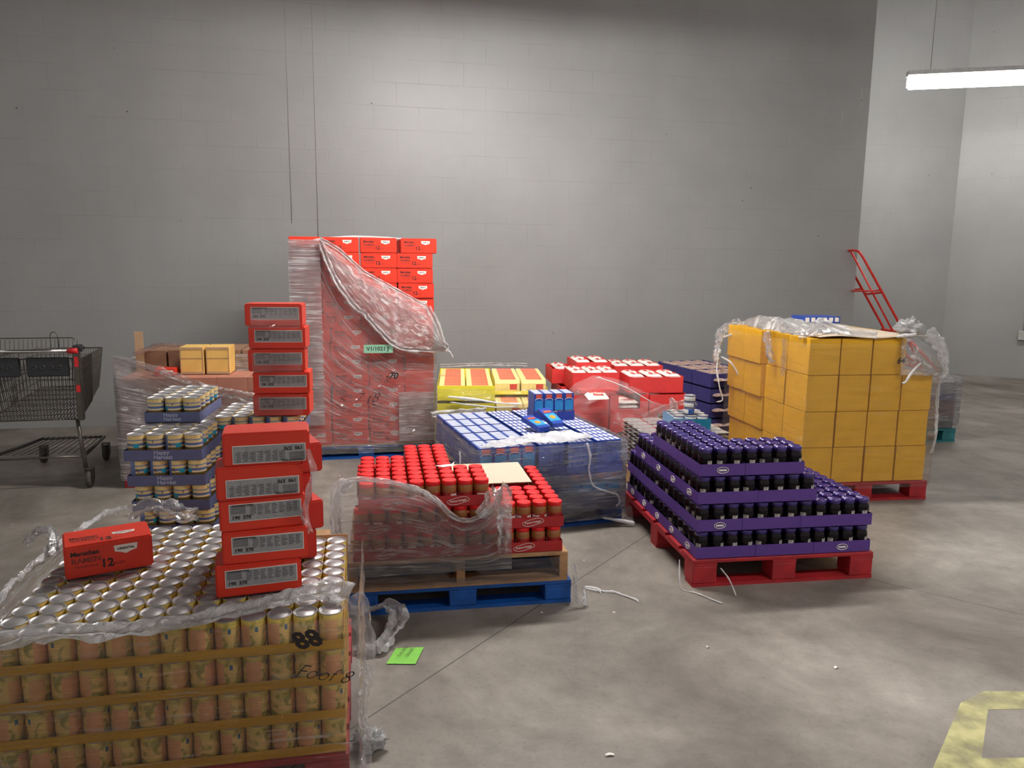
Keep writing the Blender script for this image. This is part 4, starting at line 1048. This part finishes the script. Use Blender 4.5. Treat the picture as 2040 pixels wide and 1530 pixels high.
def ribbon(fr, pts, wid, mat, across=(0, 0, 1), amp=.012, na=8, n=8, f=26, fold=3.0):
    """a crumpled band of film following pts (u, v, z)"""
    pp = smooth(pts, n); ac = Vector(across).normalized(); tot = sum((b - a).length for a, b in zip(pp, pp[1:]))
    N = len(pp) - 1; m = MB()
    def fn(a, b):
        i = min(N, int(round(a * N))); p = pp[i]; d = (pp[min(i + 1, N)] - pp[max(i - 1, 0)]); d = d.normalized() if d.length > 1e-6 else Vector((1, 0, 0))
        side = ac - d * ac.dot(d); side = side.normalized() if side.length > 1e-4 else d.orthogonal().normalized(); nn = d.cross(side)
        w_ = interp(wid, a) if isinstance(wid, list) else wid
        o = (b - .5) * w_ * (1 + .5 * nz(p.x, p.y, p.z + b, f))
        q = p + side * o + nn * amp * (sin(b * pi * fold + 2 * nz(p.x, p.y, p.z, f * .7)) + 1.3 * nz(p.x + b * .1, p.y, p.z, f * 1.6))
        return fr.p(q.x, q.y, q.z)
    m.grid(fn, N, na, tot, wid if not isinstance(wid, list) else .08)
    return m.mesh('bunched_edge', mat, fix=False)
def strand(fr, pts, r, mat='strand', n=6, jit=.5):
    pp = [fr.p(q.x, q.y, q.z) for q in smooth(pts, n)]; N = len(pp)
    return MB().tube(pp, [r * (1 + .6 * nz(i * .37, r, 0)) * (.35 if i in (0, N - 1) else 1) for i in range(N)], 6, jit=jit).mesh('strand', mat)
def lump(fr, c, size, mat='film_crisp', seed=0, f=9, amp=.55, nu=26, nv=16):
    m = MB()
    def fn(a, b):
        th = a * 2 * pi; ph = (b - .5) * pi
        d = Vector((cos(th) * cos(ph), sin(th) * cos(ph), sin(ph)))
        k = 1 + amp * (NZ.noise(d * 2.2 + Vector((seed, 0, 0))) + .6 * NZ.noise(d * 5.5 + Vector((0, seed, 0))))
        return fr.p(c[0] + d.x * size[0] * k, c[1] + d.y * size[1] * k, max(.003, c[2] + d.z * size[2] * k))
    m.grid(fn, nu, nv, .6, .4)
    return m.mesh('film_lump', mat, fix=False)
def film(name, me, label, parts=()):
    o = ob(name, me); tag(o, label, 'plastic film')
    for nm, pm in parts: ob(nm, pm, o)
    return o
OO = Fr(0, 0, 0)

# A: corn pallet
topA = [(0, .615), (.3, .612), (.75, .60), (1.0, .64), (1.3, .60), (1.75, .60)]
shA = sheet(FA, [(-.03, .75), (-.035, .0), (-.02, -.012), (.99, -.012), (1.012, .0), (1.03, .70)], .02, .60, 'film_light', amp=.007, nv=30)
film('stretch_film', shA, 'clear film round the corn pallet, written on in black marker', [
    ('bunched_edge', ribbon(FA, [(-.06, -.03, .585), (.15, .0, .612), (.35, -.005, .606), (.55, .0, .618), (.70, .045, .625), (.82, .10, .628), (.93, .12, .63), (.99, .09, .618)], [(0, .07), (.5, .05), (.75, .06), (1, .11)], 'film_bunch', across=(0, 1, .4), amp=.010)),
    ('bunched_edge', ribbon(FA, [(-.02, -.02, .60), (-.045, .15, .61), (-.05, .35, .62), (-.035, .55, .63), (.0, .75, .64), (.06, .92, .66), (.10, .98, .65)], [(0, .10), (.3, .035), (.8, .04), (1, .08)], 'film_bunch', across=(1, 0, .5), amp=.010)),
    ('hanging_fold', ribbon(FA, [(1.0, .06, .63), (1.035, .03, .56), (1.045, .0, .42), (1.03, .0, .30), (1.035, -.005, .16), (1.02, -.02, .04)], [(0, .08), (.3, .06), (.6, .03), (1, .045)], 'film_crisp', across=(1, .2, 0), amp=.009)),
    ('loose_curl', ribbon(FA, [(-.01, .56, .63), (-.03, .64, .67), (-.06, .68, .69), (-.10, .67, .675), (-.12, .64, .65)], [(0, .05), (1, .010)], 'film_crisp', across=(0, 1, .6), amp=.012)),
    ('marker_writing', merge([(text_mesh('88', .075, 'ink', .003, italic=-.35), Matrix.Translation(FA.p(.885, -.034, .548)) @ Matrix.Rotation(FA.a, 4, 'Z') @ Matrix.Rotation(R(-8), 4, 'Y')),
        (text_mesh('Foof 8', .062, 'ink', -.001, italic=.5), Matrix.Translation(FA.p(.915, -.034, .435)) @ Matrix.Rotation(FA.a, 4, 'Z') @ Matrix.Rotation(R(14), 4, 'Y'))], 'marker_writing', 'ink'))])
film('crumpled_film', ribbon(FA, [(.12, .98, .62), (.22, 1.0, .66), (.30, .96, .64), (.38, .98, .61)], .09, 'film_crisp', across=(0, 1, .3), amp=.018), 'crumpled film at the rear corner of the corn cans, by the bean trays')
film('crumpled_film', lump(OO, (-.475, 2.385, .03), (.055, .045, .035), seed=3, mat='film_bunch'), 'crumpled ball of film on the floor at the corner of the corn pallet')
# film over the red cartons
film('film_scrap', ribbon(FS, [(.28, -.03, 1.06), (.30, -.02, .98), (.275, -.03, .90), (.27, -.01, .84), (.285, .0, .78)], .022, 'film_crisp', across=(1, 0, 0), amp=.008), 'torn film strip dangling down the near stack of red cartons')

# C
bC = [(0, .96), (.35, .84), (.6, .72), (.95, .64), (1.2, .60)]
film('stretch_film', sheet(FC, [(-.012, .8), (-.012, -.008), (1.11, -.012)], .06, lambda s: .90 - .0 * s if s < .8 else interp(bC, s - .81), 'film_heavy', amp=.010),
     'streaky film round the brown cartons by the shopping cart', [
    ('bunched_edge', ribbon(FC, [(-.01, -.02, .965), (.18, -.02, .90), (.35, -.03, .84), (.5, -.03, .77), (.62, -.03, .71), (.8, -.03, .68), (1.0, -.03, .62)], [(0, .02), (.4, .06), (.8, .07), (1, .09)], 'film_crisp', amp=.012)),
    ('bunched_edge', ribbon(FC, [(.02, .32, .93), (.2, .36, 1.0), (.34, .38, .99), (.42, .42, .97)], .07, 'film_light', across=(0, 1, 0), amp=.015))])
film('stretch_film', sheet(FC, [(.74, .36), (1.12, .34)], .66, .93, 'film_heavy', amp=.01), 'streaky film patch behind the tall rear stack of red cartons')

# D
aD = [(.24, 1.81), (.40, 1.71), (.58, 1.55), (.83, 1.41), (1.08, 1.27), (1.20, .98), (1.23, .93)]
bD = [(.24, 1.78), (.28, 1.66), (.36, 1.47), (.50, 1.27), (.58, 1.21), (.67, 1.10), (.85, .94), (1.12, .915), (1.23, .92)]
shD = sheet(FD, [(-.01, -.0), (1.16, -.0)], .05, lambda s: 1.80 if s < .25 else interp(bD, s - .01), 'film', amp=.008, nv=60)
def sash(a, b):
    u = .24 + (1.23 - .24) * a; z0 = interp(bD, u); z1 = interp(aD, u); z = z0 + (z1 - z0) * b
    bul = .035 * sin(pi * b) + .012 * nz(u, z, 0, 18) + .008 * nz(u + b, z, 1, 45) + .02 + (.05 * a)
    return FD.p(u, -bul, z)
film('stretch_film', shD, 'film round the red tower with its top corner pulled down', [
    ('torn_sash', MB().grid(sash, 70, 26, 1.4, .4).mesh('sash', film_mat('film_sash', milk=.34, streak=1.0, su=10, sv=26, gloss=.8, rough=.1, dens=(.50, .58)), fix=False)),
    ('bunched_edge', ribbon(FD, [(u, -.055, z) for u, z in bD], .045, 'film_bunch', amp=.010)),
    ('bunched_edge', ribbon(FD, [(u, -.045, z) for u, z in aD[:5]], .03, 'film_bunch', amp=.007)),
    ('bunched_edge', ribbon(FD, [(1.08, -.07, 1.27), (1.16, -.07, 1.12), (1.20, -.08, .98), (1.235, -.08, .94), (1.21, -.08, .90)], .05, 'film_bunch', across=(1, 0, 0), amp=.012)),
    ('strand', strand(FD, [(.18, .0, 1.80), (.5, .05, 1.832), (1.0, .04, 1.815)], .006)),
    ('strand', strand(FD, [(1.2, -.07, .93), (1.26, -.07, .90), (1.29, -.08, .85)], .005)),
    ('glare_band', sheet(FD, [(-.012, -.014), (.235, -.014)], .30, 1.80, 'film_heavy', amp=.012, nv=50)),  # added film strip, its white streaks are painted glare
    ('glare_band', sheet(FD, [(.84, -.016), (1.165, -.016)], .14, .56, 'film_heavy', amp=.012, nv=24)),
    ('marker_writing', merge([(text_mesh('-70', .075, 'ink', .002, italic=.3), Matrix.Translation(FD.p(.78, -.04, .70)) @ Matrix.Rotation(FD.a, 4, 'Z')),
        (text_mesh('<  7 (8', .12, 'grey_ink', -.002, italic=.5), Matrix.Translation(FD.p(.50, -.04, .52)) @ Matrix.Rotation(FD.a, 4, 'Z'))], 'marker_writing', 'ink'))])
# film over the rear stack of cartons
for i in range(3):
    film('film_scrap', sheet(FU, [(.02, -.012), (.24, -.014)], .93 + i * .20, 1.02 + i * .20, 'film_light', amp=.006, nv=10), 'shiny film patch on the tall rear stack, %s' % ['low on it', 'at its middle', 'near its top'][i])

# E
bE = [(-.03, .655), (.07, .668), (.22, .645), (.33, .605), (.41, .550), (.47, .485), (.52, .455), (.58, .458), (.64, .495), (.68, .555), (.70, .625), (.75, .60)]
shE = sheet(FE, [(-.03, .35), (-.032, .01), (-.02, -.012), (.76, -.014)], .20, lambda s: .62 if s < .36 else interp(bE, s - .39), 'film', amp=.008, nv=30, step=.012)
film('stretch_film', shE, 'dull film swagged across the front of the peanut butter', [
    ('bunched_edge', ribbon(FE, [(u, -.03, z) for u, z in bE[:9]], .024, 'film_bunch', amp=.007)),
    ('bunched_fold', ribbon(FE, [(.60, -.035, .47), (.655, -.035, .53), (.69, -.03, .59), (.715, -.03, .50), (.72, -.03, .40), (.715, -.03, .28)], [(0, .05), (.4, .09), (1, .05)], 'film_crisp', across=(1, 0, .2), amp=.013)),
    ('hanging_fold', ribbon(FE, [(.02, -.02, .655), (-.035, -.01, .62), (-.055, .0, .52), (-.05, .0, .40), (-.03, .0, .30), (-.02, -.01, .18)], [(0, .06), (.5, .045), (1, .035)], 'film_bunch', across=(1, 0, 0), amp=.010)),
    ('torn_sheet', sheet(FE, [(.02, -.008), (1.0, -.01)], .13, .245, 'film_light', amp=.006, nv=14, step=.01, hole=lambda c: ((c.x + .22) / .075) ** 2 + ((c.z - .185) / .022) ** 2 < 1))])
film('film_strand', ribbon(FE, [(1.065, -.01, .20), (1.075, -.03, .12), (1.07, -.05, .05), (1.095, -.07, .02), (1.12, -.05, .03), (1.115, -.02, .07)], .022, 'film_bunch', across=(1, 0, .2), amp=.008), 'twist of film hanging off the blue pallet corner under the peanut butter')

# F
film('stretch_film', sheet(FF, [(-.012, 1.0), (-.016, .0), (-.0, -.018), (.965, -.018), (.985, 0), (.985, 1.0)], .04, .540, 'film', amp=.010, nv=34),
     'film wrapped round the blue macaroni load', [
    ('top_fold', ribbon(FF, [(.04, .02, .555), (.24, .05, .562), (.45, .08, .566), (.62, .10, .566), (.76, .05, .557)], [(0, .06), (.4, .17), (.8, .20), (1, .06)], 'film_white', across=(0, 1, .1), amp=.007)),
    ('top_edge', ribbon(FF, [(-.012, 1.0, .53), (-.016, .5, .53), (-.01, .0, .525), (.1, -.02, .53)], .035, 'film_light', across=(0, .3, 1), amp=.008)),
    ('rear_edge', ribbon(FF, [(-.02, 1.12, .535), (.2, 1.135, .54), (.4, 1.13, .54)], .05, 'film_bunch', across=(0, .5, 1), amp=.01)),
    ('glare_band', sheet(FF, [(.42, -.026), (.97, -.026)], .10, .235, 'film_heavy', amp=.014, nv=16)),  # added streaky sheet, glare painted into its white
    ('glare_band', sheet(FF, [(.02, -.024), (.95, -.024)], .27, .345, 'film_heavy', amp=.012, nv=10)),
    ('strand', strand(FF, [(.70, -.02, .54), (.715, -.04, .46), (.71, -.045, .36), (.74, -.045, .27), (.83, -.05, .225), (.90, -.05, .20), (.925, -.05, .15), (.90, -.05, .12)], .0065)),
    ('strand', strand(FF, [(-.03, .30, .46), (-.035, .26, .38), (-.04, .30, .26), (-.03, .26, .16)], .005)),
    ('strand', strand(FF, [(.80, -.06, .06), (.95, -.10, .03), (1.0, -.12, .02)], .009)),
    ('hanging_fold', ribbon(FF, [(.985, -.03, .10), (1.0, -.04, .05), (.98, -.06, .015)], .06, 'film_crisp', across=(1, 0, 0), amp=.012))])

# G
film('stretch_film', sheet(FG, [(-.012, .42), (-.012, -.006), (.93, -.010)], .05, .66, 'film_light', amp=.008, nv=30), 'thin film round the yellow noodle packet trays', [
    ('strand', strand(FG, [(.08, -.03, .60), (.22, -.035, .585), (.36, -.04, .57), (.50, -.03, .545), (.66, -.03, .54)], .009)),
    ('strand', strand(FG, [(.10, -.03, .555), (.30, -.035, .53), (.48, -.035, .515), (.64, -.03, .52)], .006)),
    ('rear_edge', ribbon(FG, [(.0, 1.03, .70), (.4, 1.05, .71), (.8, 1.05, .705)], .03, 'film_bunch', across=(0, 0, 1), amp=.006))])

# H
bH = [(0, .60), (.08, .68), (.22, .745), (.40, .72), (.62, .64), (.82, .575), (1.05, .53)]
def tent(a, b):
    u = -.06 + 1.10 * a; z1 = interp(bH, u + .02); z = .06 + (z1 - .06) * b
    v = -.10 + .14 * b * b + (.0 if b < .9 else .03) + .012 * nz(u, z, 2, 12) + .006 * nz(u, z, 5, 34)
    return FH.p(u, v, z)
film('stretch_film', MB().grid(tent, 60, 30, 1.1, .6).mesh('film', film_mat('film_pinkish', milk=.16, streak=.35, su=6, sv=8, gloss=.12, dens=(.52, .75)), fix=False), 'slack film tented over the front of the red rice cases', [
    ('gathered_fold', ribbon(FH, [(.80, -.10, .58), (.83, -.12, .50), (.80, -.12, .40), (.78, -.12, .30), (.80, -.12, .20)], [(0, .03), (.3, .07), (1, .03)], 'film_bunch', across=(1, 0, 0), amp=.012)),
    ('gathered_fold', ribbon(FH, [(.60, -.11, .40), (.70, -.12, .47), (.80, -.12, .52), (.95, -.10, .55), (1.03, -.08, .52)], [(0, .12), (.5, .05), (1, .02)], 'film_crisp', across=(0, 0, 1), amp=.012)),
    ('strand', strand(FH, [(.22, -.02, .745), (.45, -.03, .66), (.70, -.06, .52)], .004))])

# L
def dome(a, b):
    u = -.05 + .52 * b; v = .12 + 1.05 * a
    z = 1.165 + .10 * sin(pi * min(1, a * 1.05)) * (1 - b) ** .6 * (1 if b > .06 else b / .06) + .020 * nz(u, v, 0, 9) + .012 * nz(u, v, 3, 26)
    return FL.p(u, v, max(1.163, z))
film_L = film('stretch_film', sheet(FL, [(-.075, 1.15), (-.02, .0), (-.0, -.018), (.96, -.018), (.975, .0), (.985, .6)], .10, lambda s: 1.02 if s > 1.9 else 1.12, film_mat('film_clear', milk=.05, streak=.14, su=3, sv=16, gloss=.12, dens=(.52, .8)), amp=.008, nv=40),
     'clear film round the yellow cartons', [
    ('torn_top', MB().grid(dome, 46, 26, 1.0, .5).mesh('torn_top', 'film_crisp', fix=False)),
    ('bunched_edge', ribbon(FL, [(-.03, .10, 1.165), (.05, .05, 1.20), (.12, .1, 1.25), (.20, .2, 1.24), (.33, .1, 1.19), (.5, .02, 1.17)], .06, 'film_bunch', across=(0, .4, 1), amp=.015)),
    ('hanging_fold', ribbon(FL, [(-.05, .55, 1.14), (-.045, .50, 1.05), (-.05, .46, .97), (-.04, .44, .93)], [(0, .12), (.6, .07), (1, .03)], 'film_crisp', across=(0, 1, 0), amp=.018)),
    ('hanging_fold', ribbon(FL, [(-.05, .26, 1.13), (-.04, .26, 1.0), (-.035, .28, .86)], .06, 'film_light', across=(0, 1, 0), amp=.008)),
    ('bunched_edge', ribbon(FL, [(.04, 1.20, 1.19), (-.10, 1.22, 1.10), (-.16, 1.15, .98), (-.19, 1.10, .86), (-.14, 1.05, .78)], [(0, .10), (.5, .10), (1, .05)], 'film_crisp', across=(0, 1, .2), amp=.02)),
    ('strand', strand(FL, [(-.17, 1.1, .95), (-.20, 1.05, .80), (-.19, 1.0, .66), (-.16, 1.0, .56), (-.21, 1.0, .54)], .006)),
    ('strand', strand(FL, [(-.12, 1.2, 1.04), (-.05, 1.15, 1.07), (.0, 1.1, 1.1)], .008)),
    ('strand', strand(FL, [(-.15, 1.1, .9), (-.07, 1.05, .84), (.0, 1.0, .70)], .006))])
for nm_, me_ in [
    ('film_wad', lump(FL, (.80, .10, 1.215), (.085, .075, .065), seed=8, mat='film_bunch')), ('shoulder_sheet', MB().grid(lambda a, b: FL.p(.66 + .33 * a, -.03 - .02 * sin(pi * a) + .02 * nz(a, b, 0, 5), .90 + (.28 - .22 * a * a) * b + .01 * nz(a, b, 4, 9)), 26, 20, .4, .3).mesh('sheet', 'film_crisp', fix=False)),
    ('hanging_fold', ribbon(FL, [(.86, .0, 1.20), (.95, .0, 1.12), (1.0, .0, 1.02), (1.01, .0, .92), (.99, .0, .86)], [(0, .10), (.5, .09), (1, .04)], 'film_bunch', across=(1, 0, .2), amp=.014)),
    ('hanging_fold', ribbon(FL, [(.99, .0, .88), (.975, -.01, .74), (.985, -.01, .60), (.99, -.01, .46), (.97, -.01, .34)], .022, 'film_bunch', across=(1, 0, 0), amp=.008)),
    ('hanging_fold', ribbon(FL, [(1.0, .1, 1.06), (1.06, .1, 1.0), (1.05, .1, .88), (1.08, .12, .84)], .09, 'film_light', across=(0, .3, 1), amp=.014)),
    ('strand', strand(FL, [(.80, -.05, .99), (.74, -.05, .93), (.70, -.05, .86), (.67, -.05, .85)], .008)),
    ('strand', strand(FL, [(.62, -.02, 1.165), (.70, -.02, 1.175), (.78, .0, 1.18)], .010))]:
    ob(nm_, me_, film_L)
o = ob('marker_writing', text_mesh('64', .06, 'ink', .0015, italic=.2), loc=FL.p(.66, -.030, 1.00), rotz=FL.a)
tag(o, 'black marker figures written on a top yellow carton', 'writing')

# M
film('stretch_film', sheet(FM, [(.36, -.01), (.71, -.012), (.73, .0), (.73, .8)], .14, .62, 'film', amp=.012, nv=20), 'film round the mixed cases on the teal pallet', [('bunched_edge', ribbon(FM, [(.35, .0, .60), (.55, .0, .63), (.72, .02, .59), (.76, .1, .57)], .06, 'film_crisp', amp=.015))])

# floor litter
film('film_strip', ribbon(OO, [(-.80, 3.34, .03), (-.66, 3.33, .05), (-.55, 3.34, .07), (-.50, 3.24, .05), (-.53, 3.12, .03), (-.55, 3.02, .015), (-.62, 3.03, .02)], [(0, .05), (.5, .09), (1, .06)], 'film_bunch', across=(1, .3, .2), amp=.012), 'long limp strip of clear film lying before the blue pallet',
     [('film_knot', lump(OO, (-.60, 3.02, .02), (.045, .03, .02), seed=5, mat='film_bunch'))])
m = MB(); m.grid(lambda a, b: Vector((-.505 + .12 * a + .02 * b, 2.94 + .13 * b, .004 + .006 * a * b)), 6, 6)
o = ob('green_label', m.mesh('label', 'green_note')); tag(o, 'bright green paper label on the floor beside the film strip', 'label')
mx = TR((-.42, 3.02, .0125)) @ Matrix.Rotation(R(75), 4, 'Z') @ Matrix.Rotation(-pi / 2, 4, 'X')
ob('lettering', merge([(text_mesh('OTH 85', .022, 'ink'), mx), (text_mesh('THE BYD', .022, 'ink'), mx @ TR((0, 0, .03)))], 'lettering', 'ink'), o)
film('film_string', strand(OO, [(.38, 3.715, .006), (.43, 3.69, .012), (.47, 3.665, .006), (.52, 3.655, .008), (.57, 3.62, .006), (.62, 3.57, .006), (.628, 3.545, .006)], .0055), 'white twist of film lying on the open floor by the peanut butter', [('strand', strand(OO, [(.38, 3.70, .006), (.44, 3.665, .01), (.48, 3.67, .006)], .004)), ('strand', strand(OO, [(.45, 3.69, .006), (.455, 3.64, .008)], .003))])
film('film_string', strand(OO, [(.87, 3.76, .14), (.865, 3.72, .06), (.875, 3.70, .006), (.93, 3.66, .006), (.98, 3.61, .006), (1.0, 3.58, .006), (1.04, 3.54, .006)], .0035), 'thin white strand trailing from the corner of the red jelly pallet')
film('film_string', strand(OO, [(1.06, 3.68, .13), (1.10, 3.66, .08), (1.13, 3.62, .006)], .003), 'short pale thread hanging before the red jelly pallet opening')
for i, (x, y, l, a, nm) in enumerate(((.343, 2.364, .03, .1, 'closest to the camera'), (.86, 3.11, .012, .4, 'in the middle of the open floor'), (-.60, 2.90, .02, .3, 'under the film strip end'), (-2.45, 4.75, .09, -.2, 'behind the corn pallet by the bean trays'), (6.2, 8.9, .16, .1, 'on the bright floor far behind'), (1.35, 2.95, .02, .5, 'beside the smooth floor patch'), (.15, 3.42, .015, 0, 'near the blue pallet corner'))):
    m = MB(); m.grid(lambda a_, b_: Vector(((a_ - .5) * l, (b_ - .5) * .012, .003 + .004 * sin(pi * a_))), 5, 2)
    o = ob('paper_scrap', m.mesh('scrap', 'white_ink' if i != 3 else 'tan_card'), loc=(x, y, 0), rotz=a); tag(o, 'tiny pale scrap on the concrete, %s' % nm, 'scrap')
